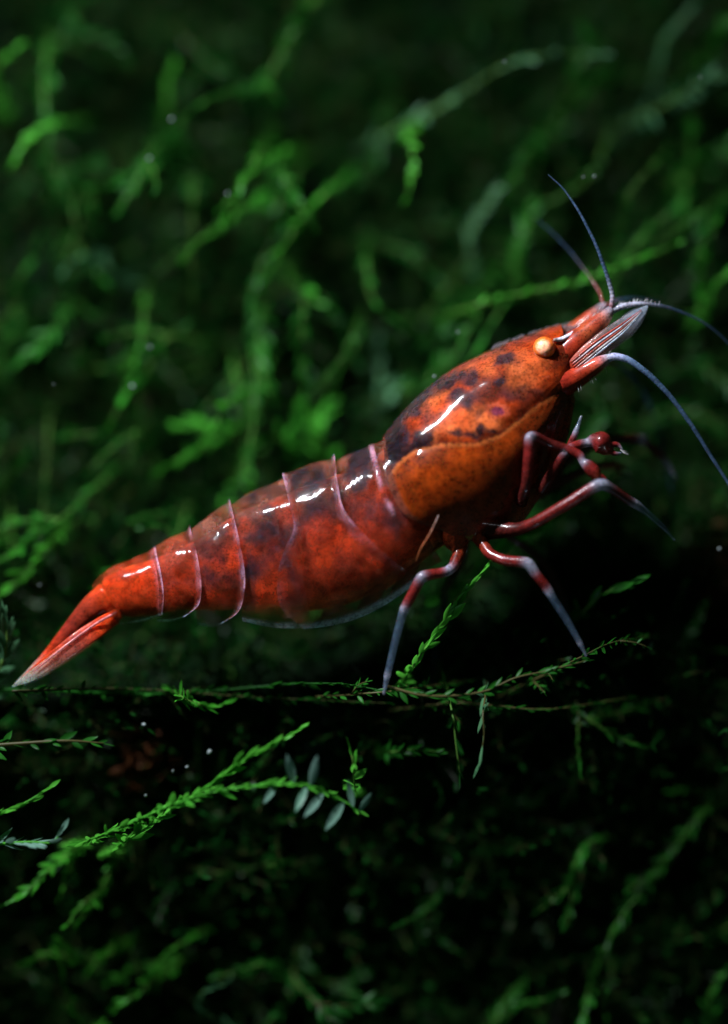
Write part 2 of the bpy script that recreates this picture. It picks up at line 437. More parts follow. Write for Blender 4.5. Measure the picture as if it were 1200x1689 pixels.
strands = [  # pts, leaf material key, leaf length, spacing, stem radius, branches, spread
    ([(760, 512, 150), (820, 493, 120), (890, 478, 110), (960, 463, 105), (1040, 432, 105), (1115, 402, 110)], 'b', 40, 9, 8, 0, 24),
    ([(640, 220, 300), (700, 190, 260), (760, 155, 230), (830, 110, 210), (900, 90, 200), (990, 90, 200)], 'p', 52, 11, 8, 0, 60),
    ([(1040, 200, 300), (1110, 165, 230), (1170, 130, 210), (1230, 110, 200)], 'p', 52, 12, 8, 0, 55),
    ([(535, -20, 290), (480, 60, 250), (448, 120, 230), (450, 180, 240), (455, 230, 260)], 'g', 55, 9, 8, 1, 28),
    ([(460, 330, 230), (455, 380, 200), (430, 440, 190), (412, 500, 190), (412, 560, 210)], 'd', 52, 9, 8, 1, 30),
    ([(560, 300, 230), (510, 345, 180), (480, 385, 165), (455, 430, 165), (430, 470, 175)], 'b', 50, 10, 8, 1, 35),
    ([(460, 255, 200), (420, 275, 150), (403, 300, 135), (385, 335, 135), (365, 370, 140)], 'b', 44, 9, 6, 0, 25),
    ([(420, 330, 190), (390, 350, 150), (365, 375, 140), (330, 395, 140), (305, 425, 150)], 'b', 48, 10, 5, 1, 40),
    ([(80, 80, 300), (72, 140, 250), (78, 210, 230), (84, 300, 230)], 'g', 50, 11, 7, 1, 30),
    ([(110, 200, 240), (60, 215, 190), (38, 240, 180), (22, 270, 180)], 'b', 44, 11, 6, 0, 22),
    ([(400, 145, 230), (340, 165, 180), (310, 190, 170), (290, 225, 175)], 'g', 46, 10, 7, 1, 30),
    ([(260, 260, 260), (200, 300, 210), (150, 310, 200), (100, 300, 210)], 'g', 70, 9, 7, 2, 45),
    ([(250, 250, 220), (225, 300, 170), (205, 330, 160), (190, 350, 170)], 'g', 50, 12, 5, 1, 40),
    ([(320, 300, 260), (315, 400, 200), (318, 470, 190), (318, 540, 200)], 'g', 38, 14, 5, 0, 30),
    ([(460, 480, 260), (520, 480, 220), (560, 540, 220), (590, 600, 230)], 'd', 50, 10, 7, 1, 40),
    ([(330, 560, 240), (280, 555, 180), (255, 585, 170), (235, 640, 175), (215, 690, 180)], 'g', 46, 10, 7, 1, 35),
    ([(420, 640, 220), (380, 660, 150), (360, 690, 130), (335, 730, 130), (310, 755, 140)], 'b', 46, 9, 6, 0, 20),
    ([(360, 720, 200), (330, 740, 150), (300, 755, 145), (265, 775, 150)], 'b', 52, 9, 6, 1, 40),
    ([(420, 600, 200), (418, 680, 160), (408, 760, 150), (395, 830, 150)], 'g', 32, 12, 5, 0, 25),
    ([(80, 700, 220), (76, 770, 170), (72, 830, 160), (60, 900, 165)], 'g', 30, 14, 6, 0, 22),
    ([(170, 790, 180), (130, 830, 120), (90, 862, 105), (50, 890, 105), (-10, 930, 115)], 'g', 50, 10, 7, 1, 35),
    ([(100, 880, 170), (60, 925, 110), (25, 960, 95), (-15, 990, 95)], 'b', 48, 10, 6, 0, 25),
    ([(60, 870, 150), (30, 905, 100), (0, 925, 90), (-40, 945, 90)], 'b', 44, 10, 6, 0, 22),
    ([(240, 930, 120), (190, 945, 70), (160, 975, 55), (125, 1010, 50), (100, 1040, 55)], 'g', 46, 12, 5, 1, 40),
    ([(240, 720, 200), (200, 720, 160), (160, 715, 150), (110, 720, 160)], 'g', 60, 10, 6, 1, 50),
    ([(300, 860, 160), (285, 900, 110), (275, 870, 100), (240, 870, 100)], 'g', 50, 11, 6, 1, 40),
    ([(640, 760, 330), (620, 690, 280), (630, 620, 260), (625, 580, 260)], 'p', 85, 10, 9, 1, 40),
    ([(560, 800, 260), (530, 745, 210), (520, 710, 200), (540, 670, 210)], 'b', 75, 10, 8, 1, 45),
    ([(480, 780, 250), (470, 735, 200), (450, 720, 190), (420, 740, 200)], 'b', 65, 10, 7, 1, 45),
    ([(540, 640, 250), (560, 610, 200), (575, 590, 190), (590, 560, 200)], 'g', 42, 14, 5, 0, 20),
    ([(640, 640, 260), (690, 640, 220), (740, 590, 220), (780, 540, 230)], 'g', 55, 10, 7, 1, 40),
    ([(790, 470, 300), (770, 400, 260), (800, 340, 240), (825, 305, 235)], 'p', 45, 12, 7, 0, 30),
    ([(860, 480, 280), (850, 420, 240), (870, 370, 230), (880, 330, 235)], 'g', 60, 10, 8, 1, 40),
    ([(1000, 480, 260), (1030, 430, 210), (1060, 390, 190), (1110, 345, 190)], 'g', 50, 10, 7, 1, 35),
    ([(1160, 490, 220), (1155, 440, 160), (1170, 400, 145), (1185, 365, 150)], 'b', 42, 10, 6, 0, 28),
    ([(1150, 520, 220), (1180, 470, 150), (1205, 450, 140), (1230, 440, 140)], 'b', 50, 10, 6, 1, 40),
    ([(1120, 300, 340), (1150, 280, 300), (1180, 260, 290), (1220, 230, 290)], 'g', 80, 10, 8, 2, 45),
    ([(1080, 130, 330), (1090, 80, 280), (1115, 40, 260), (1140, 15, 260)], 'p', 50, 12, 7, 0, 25),
    ([(1160, 90, 320), (1185, 50, 270), (1220, 20, 260)], 'g', 60, 10, 7, 1, 35),
    ([(900, 230, 340), (940, 160, 290), (960, 140, 280), (1000, 120, 280)], 'g', 75, 10, 7, 2, 45),
    ([(640, 180, 350), (620, 260, 300), (590, 300, 280), (560, 310, 280)], 'd', 55, 11, 7, 1, 35),
    ([(620, 400, 330), (680, 420, 280), (730, 480, 260), (770, 520, 260)], 'd', 55, 10, 7, 1, 40),
    ([(200, 460, 260), (160, 430, 220), (130, 420, 205), (110, 440, 210)], 'p', 60, 12, 6, 1, 60),
    ([(60, 540, 280), (30, 470, 240), (50, 430, 230), (60, 400, 235)], 'g', 55, 11, 7, 1, 35),
    ([(0, 160, 280), (-5, 110, 220), (15, 90, 210), (30, 80, 210)], 'b', 50, 12, 7, 0, 30),
    ([(120, 20, 320), (140, 60, 280), (180, 70, 270), (210, 100, 270)], 'd', 55, 11, 7, 1, 40),
    ([(270, 190, 330), (280, 130, 280), (285, 105, 275)], 'b', 50, 14, 5, 0, 25),
    ([(300, 60, 330), (350, 110, 280), (390, 130, 270), (410, 170, 275)], 'd', 50, 11, 7, 1, 40),
    ([(0, 640, 260), (10, 560, 220), (60, 555, 205), (100, 560, 210)], 'g', 55, 11, 7, 1, 40),
    ([(150, 610, 260), (200, 600, 210), (250, 570, 190), (300, 540, 190)], 'g', 45, 12, 6, 1, 30),
    ([(1080, 620, 260), (1130, 600, 220), (1180, 610, 210), (1220, 600, 210)], 'd', 55, 11, 7, 1, 40),
    ([(1050, 700, 260), (1110, 680, 220), (1170, 690, 200), (1210, 740, 200)], 'd', 50, 11, 7, 1, 40),
    ([(1140, 860, 180), (1170, 830, 140), (1190, 800, 130), (1215, 760, 130)], 'd', 48, 11, 6, 1, 35),
]
MATK = {'b': M_LEAF_BRIGHT, 'g': M_LEAF, 'd': M_LEAF_DARK, 'p': M_LEAF_PALE}
for i, (pts, mk, ll, sp, rs, nb, spd) in enumerate(strands):
    pts = [(a, b, y + 60 if b < 850 else y + 20) for a, b, y in pts]
    lb, gp = moss_label(pts[2][0], pts[2][1], mk, len(pts) > 4, nb > 0)
    frond(pts, lb, gp, seed=100 + i, leaf=ll * .50, spacing=sp * .62, rstem=rs * .30,
          leafmat=MATK[mk], stemmat=M_STEM if mk != 'd' else M_STEM_OLD, branches=nb, spread=spd)

# --- short wispy tips among them
wr = random.Random(77)
for i in range(38):
    px, py = (wr.uniform(0, 620), wr.uniform(180, 880)) if i < 26 else (wr.uniform(650, 1200), wr.uniform(220, 520))
    if i < 26 and py > 1010 - 0.62 * px: py -= 260
    L = wr.uniform(70, 150); a = math.radians(wr.choice([-60, -70, -45, -95, -120]) + wr.gauss(0, 12)); y = wr.uniform(190, 300); k = wr.gauss(0, .14)
    mk = wr.choice('ggbgg')
    pts = [(px, py, y + 40), (px - L * .5 * math.cos(a), py - L * .5 * math.sin(a), y), (px - L * .8 * math.cos(a + k * .6), py - L * .8 * math.sin(a + k * .6), y - 10), (px - L * math.cos(a + k), py - L * math.sin(a + k), y)]
    lb, gp = moss_label(px, py, mk, False, False); lb = lb.replace(' unbranched', '')
    frond(pts, lb.replace('moss frond', 'wispy moss tip'), gp.replace('fronds', 'tips'), seed=700 + i, leaf=wr.uniform(16, 34), spacing=wr.uniform(7, 13), rstem=1.6, leafmat=MATK[mk], spread=wr.uniform(24, 48), branches=wr.choice([0, 0, 1]), blen=60)

# --- strands on the shaded face under the ledge
low = [
    ([(700, 1380, 200), (800, 1330, 160), (880, 1320, 150), (940, 1280, 150)], 'd', 1),
    ([(1010, 1380, 190), (970, 1390, 120), (955, 1410, 105), (945, 1435, 105)], 'b', 0),
    ([(960, 1440, 180), (935, 1465, 120), (915, 1480, 110), (890, 1500, 110)], 'g', 1),
    ([(1180, 1320, 200), (1150, 1350, 160), (1110, 1400, 150), (1070, 1450, 150)], 'g', 1),
    ([(1090, 1440, 190), (1050, 1480, 150), (1020, 1520, 140), (990, 1580, 140), (970, 1640, 150)], 'g', 1),
    ([(980, 1600, 200), (970, 1640, 150), (960, 1680, 140), (950, 1720, 140)], 'g', 1),
    ([(800, 1700, 200), (850, 1660, 150), (890, 1650, 140), (920, 1640, 140)], 'g', 1),
    ([(700, 1450, 220), (760, 1390, 180), (790, 1380, 170), (810, 1440, 170)], 'd', 1),
    ([(720, 1590, 200), (700, 1560, 160), (690, 1540, 150), (730, 1560, 150)], 'p', 0),
    ([(1180, 1700, 200), (1170, 1650, 160), (1180, 1620, 150), (1200, 1600, 150)], 'g', 1),
    ([(330, 1540, 190), (290, 1560, 140), (265, 1580, 120), (248, 1605, 120)], 'b', 0),
    ([(290, 1590, 180), (250, 1620, 130), (225, 1640, 120), (190, 1660, 120)], 'g', 1),
    ([(220, 1390, 180), (190, 1420, 130), (160, 1480, 110), (130, 1520, 110)], 'g', 1),
    ([(200, 1560, 180), (140, 1590, 140), (90, 1570, 130), (40, 1590, 130)], 'g', 2),
    ([(120, 1400, 120), (75, 1440, 60), (50, 1465, 45), (10, 1490, 45)], 'g', 1),
    ([(140, 1700, 180), (110, 1640, 130), (100, 1590, 120), (95, 1560, 120)], 'g', 1),
    ([(390, 1700, 180), (340, 1670, 130), (330, 1640, 120), (370, 1620, 120)], 'p', 0),
    ([(520, 1440, 180), (470, 1420, 140), (420, 1430, 130), (370, 1440, 140)], 'd', 1),
    ([(480, 1620, 190), (440, 1590, 150), (400, 1600, 140), (360, 1610, 140)], 'd', 1),
    ([(620, 1240, 100), (650, 1240, 30), (680, 1236, 10), (720, 1240, 10)], 'g', 1),
    ([(1050, 1100, 200), (1100, 1060, 160), (1140, 1040, 150), (1160, 1000, 150)], 'd', 1),
    ([(1160, 1180, 180), (1140, 1140, 140), (1125, 1100, 130), (1130, 1050, 130)], 'd', 1),
    ([(1060, 1260, 190), (1010, 1240, 150), (960, 1250, 140), (900, 1280, 140)], 'd', 1),
]
for i, (pts, mk, nb) in enumerate(low):
    pts = [(a, b, y - 10) for a, b, y in pts]
    mk = {'d': 'g', 'g': 'b', 'b': 'b', 'p': 'p'}[mk] if pts[1][0] < 650 else {'b': 'g', 'g': 'g'}.get(mk, 'd')  # leaf tones lightened at left and darkened at right to carry light falloff
    lb, gp = moss_label(pts[2][0], pts[2][1], mk, len(pts) > 4, nb > 0)
    frond(pts, lb, gp, seed=300 + i, leaf=24, spacing=6, rstem=2, leafmat=MATK[mk], stemmat=M_STEM if mk != 'd' else M_STEM_OLD, branches=nb, spread=34)

# --- further fronds of the thicket: prototypes copied over the bank
def make_proto(seed, mk):
    r = random.Random(seed); L = r.uniform(200, 380); p = [np.zeros(3)]; d = np.array([0.0, 0, 1.0])
    for k in range(5):
        d = d + np.array([r.gauss(0, .28), r.gauss(0, .28), -0.03 * k]); d /= np.linalg.norm(d); p.append(p[-1] + d * L / 5)
    c = catmull(p, 26); br = side_branches(c, r, r.choice([0, 1, 2, 2]), 130)
    sv, sf = stem_mesh([(c, 1.0)] + [(k, .7) for k in br], 2.4)
    ll = r.uniform(16, 28); sp = r.uniform(5, 8); spd = r.uniform(26, 50)
    fr = leaf_frames(c, sp, ll, r, spd)
    for k in br: fr += leaf_frames(k, sp, ll * .85, r, spd)
    v, f = leaves_mesh(fr)
    return mesh_of("stem", sv, sf, M_STEM_OLD if mk == 'd' else M_STEM), mesh_of("leaves", v, f, MATK[mk]), mk, L > 290, len(br) > 0
protos = [make_proto(500 + i, mk) for i, mk in enumerate(['g', 'd', 'd', 'g', 'd', 'g', 'd', 'd', 'g', 'd', 'd', 'd'])]
n_fill = 145
for i in range(n_fill):
    r = rng
    px = r.uniform(-60, 1260); py = r.uniform(-60, 1740)
    x, z = px - 600, 844.5 - py
    y = bank_y(x, z)
    e = bpy.data.objects.new("moss_frond", None); C.objects.link(e); e.empty_display_size = 0.001
    e.location = Vector((x, y + 20, z)) * U
    ang = r.choice([0.6, 0.9, -0.2, 2.6, 3.4, 0.3]) + r.gauss(0, 0.5)
    d = Vector((math.sin(ang), -r.uniform(0.15, 0.4), math.cos(ang))).normalized()
    qd = d.to_track_quat('Z', 'Y'); e.rotation_mode = 'QUATERNION'
    e.rotation_quaternion = qd @ Vector((0, 0, 1)).rotation_difference(Vector((0, 0, 1)))
    s = r.uniform(0.65, 1.15); e.scale = (s, s, s)
    sm, lm, mk, lng, brd = protos[i % len(protos)]
    lb, gp = moss_label(px, py, mk, lng, brd); tag(e, lb, "moss", gp)
    link("stem", sm, e); o = link("leaves", lm, e); o["kind"] = "stuff"

# --- the close mat of old leaves on the bank, nobody could count it
def carpet():
    fr = []
    for i in range(24000):
        x = rng.uniform(-1000, 1000); z = rng.uniform(-1100, 1150)
        near = abs(z - ledge_dz(x) + 300) < 40
        y = bank_y(x, z)
        a = np.array([rng.gauss(0, .7), -abs(rng.gauss(.7, .4)), rng.gauss(.25, .7)]); a /= np.linalg.norm(a)
        n = np.array([rng.gauss(0, 1) for _ in range(3)]); n -= a * (n @ a); n /= np.linalg.norm(n)
        l = rng.uniform(16, 40) if not near else rng.uniform(12, 26)
        fr.append((a * l, np.cross(n, a) * l, n * l, np.array([x, y + 8, z])))
    stems = []
    for i in range(11000):                               # tangled threads with tiny leaves
        x = rng.uniform(-760, 760); z = rng.uniform(-980, 980); y = bank_y(x, z) + 6
        d = np.array([rng.gauss(.2, .7), -abs(rng.gauss(.55, .3)), rng.gauss(.1, .8)]); d /= np.linalg.norm(d)
        n = np.array([rng.gauss(0, 1) for _ in range(3)]); n -= d * (n @ d); n /= np.linalg.norm(n); sd = np.cross(n, d)
        L = rng.uniform(50, 150); k = int(L / 13); w = .9; p0 = np.array([x, y, z]); bend = rng.gauss(0, .25)
        q = [p0 + d * L * t + n * bend * L * t * t for t in (0, .35, .7, 1)]
        stems.append((np.concatenate([[c - sd * w, c + sd * w] for c in q]), [(0, 1, 3, 2), (2, 3, 5, 4), (4, 5, 7, 6)]))
        for m_ in range(k):
            t = (m_ + rng.random()) / k; c = p0 + d * L * t + n * bend * L * t * t
            a = d * .8 + sd * (.6 if m_ % 2 else -.6) + n * rng.gauss(0, .25); a /= np.linalg.norm(a)
            nn = n + sd * rng.gauss(0, .3); nn -= a * (nn @ a); nn /= np.linalg.norm(nn); l = rng.uniform(12, 24)
            fr.append((a * l, np.cross(nn, a) * l, nn * l, c))
    sv, sf = merge(stems)
    o = link("moss_threads", mesh_of("moss_threads", sv, sf, M_STEM_OLD)); tag(o, "tangle of hair-thin old moss threads covering the bank", "moss", None, "stuff")
    v, f = leaves_mesh(fr, True)
    o = link("moss_mat", mesh_of("moss_mat", v, f, M_LEAF_DARK))
    tag(o, "dense dark mat of tiny old moss leaves covering the bank", "moss", None, "stuff")
carpet()

# --- brown detritus, floating specks and beads for bubble glints
def lump(name, px, py, y, r, mat, label, cat, seed, n=150, group=None):
    rr = random.Random(seed); fr = []
    for i in range(n):
        p = np.array([rr.gauss(0, r * .55), rr.gauss(0, r * .4), rr.gauss(0, r * .75)])
        a = np.array([rr.gauss(0, 1) for _ in range(3)]); a /= np.linalg.norm(a)
        q = np.array([rr.gauss(0, 1) for _ in range(3)]); q -= a * (q @ a); q /= np.linalg.norm(q); l = r * rr.uniform(.3, .8)
        fr.append((a * l, np.cross(q, a) * l * rr.uniform(.4, .9), q * l, p))
    v, f = leaves_mesh(fr)
    o = link(name, mesh_of(name, v, f, mat)); o.location = P(px, py, y) * U
    tag(o, label, cat, group); return o
lump("brown_detritus", 235, 1250, 120, 40, M_BROWN, "clump of brown dead moss caught under the ledge above the feathery frond", "detritus", 1)
lump("brown_detritus", 1185, 945, 190, 50, M_BROWN, "clump of brown dead moss on the bank beyond the front walking leg", "detritus", 2)

def speck(px, py, y, r, i, label, group):
    rr = random.Random(i); V = []; F = []
    nu, nv = 8, 6
    for a in range(nv + 1):
        for b in range(nu):
            th = math.pi * a / nv; ph = 2 * math.pi * b / nu; k = r * (1 + rr.gauss(0, .12))
            V.append((k * math.sin(th) * math.cos(ph), k * math.sin(th) * math.sin(ph), k * math.cos(th) * 1.4))
    for a in range(nv):
        for b in range(nu):
            F.append((a * nu + b, a * nu + (b + 1) % nu, (a + 1) * nu + (b + 1) % nu, (a + 1) * nu + b))
    o = link("water_speck", mesh_of("water_speck", V, F, M_SPECK)); o.location = P(px, py, y) * U
    o.rotation_euler = (rr.uniform(0, 3), rr.uniform(0, 3), 0)
    tag(o, label, "speck", group)
for i, (a, b, y, r) in enumerate([(237, 1195, -110, 4), (345, 1240, -120, 5), (308, 1265, -110, 3.5), (285, 1272, -105, 3.5), (240, 1312, -100, 4)]):
    speck(a, b, y, r * .6, i, "tiny white bead standing for a bubble glint among the fronds under the ledge", "bubble glint beads under the ledge")  # solid pale beads modelled in place of bubble glints
for i, (a, b, y, r) in enumerate([(980, 291, 40, 4), (962, 292, 40, 2.5), (955, 690, -40, 4), (247, 573, 120, 5), (218, 637, 120, 5), (283, 197, 140, 5), (246, 262, 140, 5), (65, 965, 60, 3.5),
                                  (832, 102, 60, 2.5), (1155, 127, 60, 2.5), (755, 548, 60, 3), (88, 634, 40, 2), (716, 621, 30, 3.5), (375, 320, 120, 4), (1186, 905, 40, 3.5)]):
    speck(a, b, y, r * .55, 20 + i, "tiny pale speck floating in the water around the shrimp", "floating specks")

# ------------------------------------------------------------------ the shrimp
shrimp = bpy.data.objects.new("red_shrimp", None); C.objects.link(shrimp); shrimp.empty_display_size = 0.002
tag(shrimp, "small red freshwater shrimp with black-mottled glossy shell standing on the moss ledge", "shrimp")
SH_BASE = O(700, 1130, 0); shrimp.location = SH_BASE * U
def spart(name, verts, faces, mat, attrs, parent=None):
    v = np.asarray(verts, float) - np.array(SH_BASE)
    return link(name, mesh_of(name, v, faces, mat, True, attrs), parent or shrimp)

# side sections of the body: dorsal px, ventral px, half width
SEC = [((150, 968), (196, 1028), 28), ((180, 945), (228, 1020), 34), ((258, 910), (285, 1022), 44), ((318, 880), (350, 1028), 55),
       ((384, 833), (425, 1035), 67), ((470, 793), (500, 1040), 80), ((550, 763), (582, 1028), 90), ((613, 739), (655, 990), 97),
       ((638, 724), (715, 935), 101), ((665, 690), (765, 905), 106), ((700, 655), (812, 897), 108), ((740, 622), (862, 866), 105),
       ((790, 596), (902, 800), 95), ((840, 574), (936, 725), 80), ((890, 554), (950, 662), 60), ((930, 543), (950, 630), 40)]
_T = catmull([(*s[0], 0) for s in SEC], 500)[:, :2]
def _resec(n=500):
    top = catmull([(s[0][0], s[0][1], 0) for s in SEC], n)[:, :2]
    # ventral points and widths follow the same section parameter
    par = np.r_[0, np.cumsum([math.dist(a[0], b[0]) for a, b in zip(SEC[:-1], SEC[1:])])]; par /= par[-1]
    q = np.linspace(0, 1, n)
    bot = np.stack([np.interp(q, par, [s[1][k] for s in SEC]) for k in (0, 1)], 1)
    ker = np.ones(25) / 25
    pad = lambda a: np.convolve(np.r_[[a[0]] * 12, a, [a[-1]] * 12], ker, 'valid')
    bot = np.stack([pad(bot[:, 0]), pad(bot[:, 1])], 1)
    w = pad(np.interp(q, par, [s[2] for s in SEC]))
    return top, bot, w
TOP, BOT, WID = _resec()
def section_of(px, py):
    """(t, w) of a side point: t 0 at the back line, 1 at the belly line"""
    d = BOT - TOP; L2 = (d ** 2).sum(1)
    rel = np.array([px, py]) - TOP
    t = (rel * d).sum(1) / L2
    perp = np.abs(rel[:, 0] * d[:, 1] - rel[:, 1] * d[:, 0]) / np.sqrt(L2)
    perp = perp + 400 * np.maximum(0, np.maximum(-t - .05, t - 1.15))
    i = int(np.argmin(perp)); return float(t[i]), float(WID[i])
def depth_plate(t, w, tuck=0.30):
    tt = 2 * min(max(t, 0), 1.15) - 1
    if tt < 0: f = (max(0.0, 1 - abs(tt) ** 2.1)) ** (1 / 2.1)
    else: f = 1 - tuck * tt * tt
    return w * f

def seg_dist(p, poly):
    """distance to a polyline and the side of it (positive above, in the picture)"""
    best = 1e9; side = 1
    for (ax, ay), (bx, by) in zip(poly[:-1], poly[1:]):
        dx, dy = bx - ax, by - ay; t = ((p[0] - ax) * dx + (p[1] - ay) * dy) / (dx * dx + dy * dy); t = min(1, max(0, t))
        qx, qy = ax + t * dx, ay + t * dy; d = math.hypot(p[0] - qx, p[1] - qy)
        if d < best:
            best = d; side = 1 if (dx * (p[1] - ay) - dy * (p[0] - ax)) < 0 else -1
    return best, side

def blob(p, bl):
    """bl: (px, py, rx, ry, angle degrees, strength)"""
    v = 0.0
    for (cx, cy, rx, ry, an, st) in bl:
        dx, dy = p[0] - cx, p[1] - cy; a = math.radians(an)
        u = (dx * math.cos(a) + dy * math.sin(a)) / rx; w = (-dx * math.sin(a) + dy * math.cos(a)) / ry
        d = u * u + w * w
        if d < 4: v = max(v, st * math.exp(-d * d * 0.7))
    return v

mixc = lambda a, b, t: tuple(a[i] + (b[i] - a[i]) * t for i in range(3))
SHADE = 1.0
RED = (0.36, 0.045, 0.012); ORANGE = (0.55, 0.13, 0.025); BROWN = (0.16, 0.035, 0.010); DARK = (0.012, 0.008, 0.012); LILAC = (0.44, 0.22, 0.30); CLEAR = (0.45, 0.42, 0.36)

def mirror_plate(cols_px, offs, colour, name, parent=None, mat=M_SHELL, thick=4.0, tuck=0.30):
    """cols_px: array (nu, nv, 2) of side points from the back line down; built on both flanks as one arched plate"""
    nu, nv, _ = cols_px.shape
    pts = np.zeros((nu, 2 * nv - 1, 3)); colr = np.zeros((nu, 2 * nv - 1, 3)); op = np.zeros((nu, 2 * nv - 1))
    for i in range(nu):
        for j in range(nv):
            px, py = cols_px[i, j]; t, w = section_of(px, py)
            if j == 0: t = 0
            y = depth_plate(t, w, tuck) if j else 0.0
            o = offs(i / (nu - 1), j / (nv - 1), px, py)
            # push outwards, sideways low on the flank and upwards on the back
            ny = min(1.0, y / (w + 1e-6)); up = math.sqrt(max(0, 1 - ny * ny)) if t < 0.5 else 0.0
            X = px - 600; Z = 844.5 - py + o * up * 0.9; X -= o * up * 0.35; Y = y + o * ny if j else 0.0
            c, a = colour(px, py, i / (nu - 1), j / (nv - 1), t)
            for s, jj in ((-1, nv - 1 + j), (1, nv - 1 - j)):
                pts[i, jj] = (X, s * Y, Z); colr[i, jj] = c; op[i, jj] = a
    m = 2 * nv - 1
    V = pts.reshape(-1, 3); F = []
    for i in range(nu - 1):
        for j in range(m - 1):
            a = i * m + j; F.append((a, a + 1, a + m + 1, a + m))
    ob = spart(name, V, F, mat, {"col": colr.reshape(-1, 3), "opac": op.reshape(-1)}, parent)
    return ob

def vspace(n):  # denser at the back line so that it rounds over
    q = np.linspace(0, 1, n); return 0.55 * (1 - np.cos(q * math.pi / 2)) + 0.45 * q ** 1.6

def col_curve(poly, n):
    c = catmull([(a, b, 0) for a, b in poly], 120)[:, :2]
    return np.stack([np.interp(vspace(n), np.linspace(0, 1, 120), c[:, k]) for k in (0, 1)], 1)

def plate_cols(front, rear, nu, nv, belly=0.0):
    f = col_curve(front, nv); r = col_curve(rear, nv); out = np.zeros((nu, nv, 2)); vv = vspace(nv)
    for i in range(nu):
        u = i / (nu - 1); p = f + (r - f) * u
        # the back line follows the body outline
        top = p[0].copy(); k = np.argmin(np.abs(TOP[:, 0] - top[0])); dy = TOP[k, 1] - top[1]
        p[:, 1] += dy * (1 - vv) ** 2
        p[:, 1] += belly * math.sin(math.pi * u) * vv ** 3
        out[i] = p
    return out

# inner flesh body, one closed loft
def flesh():
    V = []; colr = []; F = []; nr = 36; idx = list(range(0, 500, 4)); n = len(idx)
    for q, i in enumerate(idx):
        t0, b0 = TOP[i], BOT[i]; h = b0 - t0
        x = t0[0]
        lift = 0.06 + .09 * float(sstep(215, 270, x)) * float(1 - sstep(400, 470, x)) if x < 600 else 0.04
        t1 = t0 + h * (0.035 + .05 * float(sstep(200, 260, x)) * float(1 - sstep(600, 640, x))); b1 = b0 - h * (lift + 0.06 * float(sstep(330, 450, x)) * float(1 - sstep(640, 720, x)))
        c = (t1 + b1) / 2; hh = (t1 - b1) / 2; w = WID[i] * 0.86
        endk = min(1.0, 0.3 + q / 5, 0.25 + (n - 1 - q) / 7)
        for j in range(nr):
            a = 2 * math.pi * j / nr; ca, sa = math.cos(a), math.sin(a)
            p = c + hh * (abs(ca) ** 0.9 * (1 if ca > 0 else -1)) * endk
            Y = -w * sa * endk
            X, Z = p[0] - 600, 844.5 - p[1]; V.append((X, Y, Z))
            m = nz(X, Y, Z, 0.018) + 0.6 * nz(X, Y + 90, Z, 0.05)
            cc = mixc((0.42, 0.032, 0.007), (0.045, 0.010, 0.012), min(1, max(0, 0.58 + 1.3 * m)))
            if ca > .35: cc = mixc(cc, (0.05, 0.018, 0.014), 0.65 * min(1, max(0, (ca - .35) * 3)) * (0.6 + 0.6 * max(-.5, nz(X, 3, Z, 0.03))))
            if x < 300: cc = mixc(cc, (0.48, 0.035, 0.005), float(1 - sstep(200, 320, x)) * 0.8)
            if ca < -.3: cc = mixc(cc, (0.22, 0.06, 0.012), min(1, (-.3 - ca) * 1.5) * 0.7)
            colr.append(tuple(max(0.0, k) for k in cc))
    for q in range(n - 1):
        for j in range(nr):
            F.append((q * nr + j, q * nr + (j + 1) % nr, (q + 1) * nr + (j + 1) % nr, (q + 1) * nr + j))
    F.append(tuple(range(nr))); F.append(tuple((n - 1) * nr + j for j in reversed(range(nr))))
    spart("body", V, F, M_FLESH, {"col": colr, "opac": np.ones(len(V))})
flesh()

# abdominal plates: front edge, rear edge (both from the back down), belly bulge, outward lift, raised line
PLATES = [
    ("s1", [(652, 722), (668, 780), (690, 850), (712, 900), (728, 925)], [(550, 763), (553, 815), (563, 850), (585, 915), (612, 985)], 0, 1.0),
    ("s3", [(486, 788), (496, 870), (500, 950), (515, 1034)], [(377, 838), (390, 890), (397, 940), (397, 985), (400, 1024)], 6, 1.0),
    ("s2", [(556, 761), (561, 812), (572, 850), (618, 898), (662, 935), (694, 956)], [(470, 794), (478, 830), (486, 874), (469, 910), (458, 950), (463, 1000), (500, 1037)], 20, 6.0),
    ("s4", [(383, 835), (396, 890), (404, 940), (404, 975), (394, 1008), (366, 1028)], [(311, 884), (321, 925), (326, 970), (324, 1008), (326, 1030)], 4, 5.0),
    ("s5", [(318, 880), (328, 920), (333, 962), (329, 996), (306, 1016)], [(251, 914), (261, 952), (263, 1000), (258, 1024)], 4, 7.0),
    ("s6", [(259, 910), (268, 950), (271, 985), (268, 1014)], [(152, 967), (163, 984), (178, 1008), (197, 1029)], 3, 2.0),
]
A_LINE = [(613, 738), (622, 778), (632, 815), (648, 848)]
ABD_DARK = [(595, 775, 22, 50, 10, 1.0), (510, 800, 34, 22, -20, .8), (430, 818, 30, 12, -25, .7), (520, 860, 30, 26, 0, .75), (440, 885, 30, 22, 0, .8), (352, 950, 14, 18, 20, .7), (375, 900, 16, 20, 0, .6), (300, 960, 14, 16, 0, .5), (600, 870, 26, 14, 0, .35), (470, 850, 30, 16, 0, .6), (545, 885, 16, 34, 15, .6), (415, 930, 14, 30, 10, .6), (500, 950, 24, 14, 0, .5), (340, 905, 14, 12, 0, .6), (640, 880, 20, 12, 30, .5), (570, 830, 18, 20, 0, .6)]
ABD_RED = [(610, 910, 60, 40, 15, .9), (530, 915, 40, 45, 0, .8), (450, 985, 30, 40, 0, .9), (360, 985, 30, 22, 0, .8), (560, 960, 60, 26, 0, .7), (300, 985, 25, 20, 0, .6)]
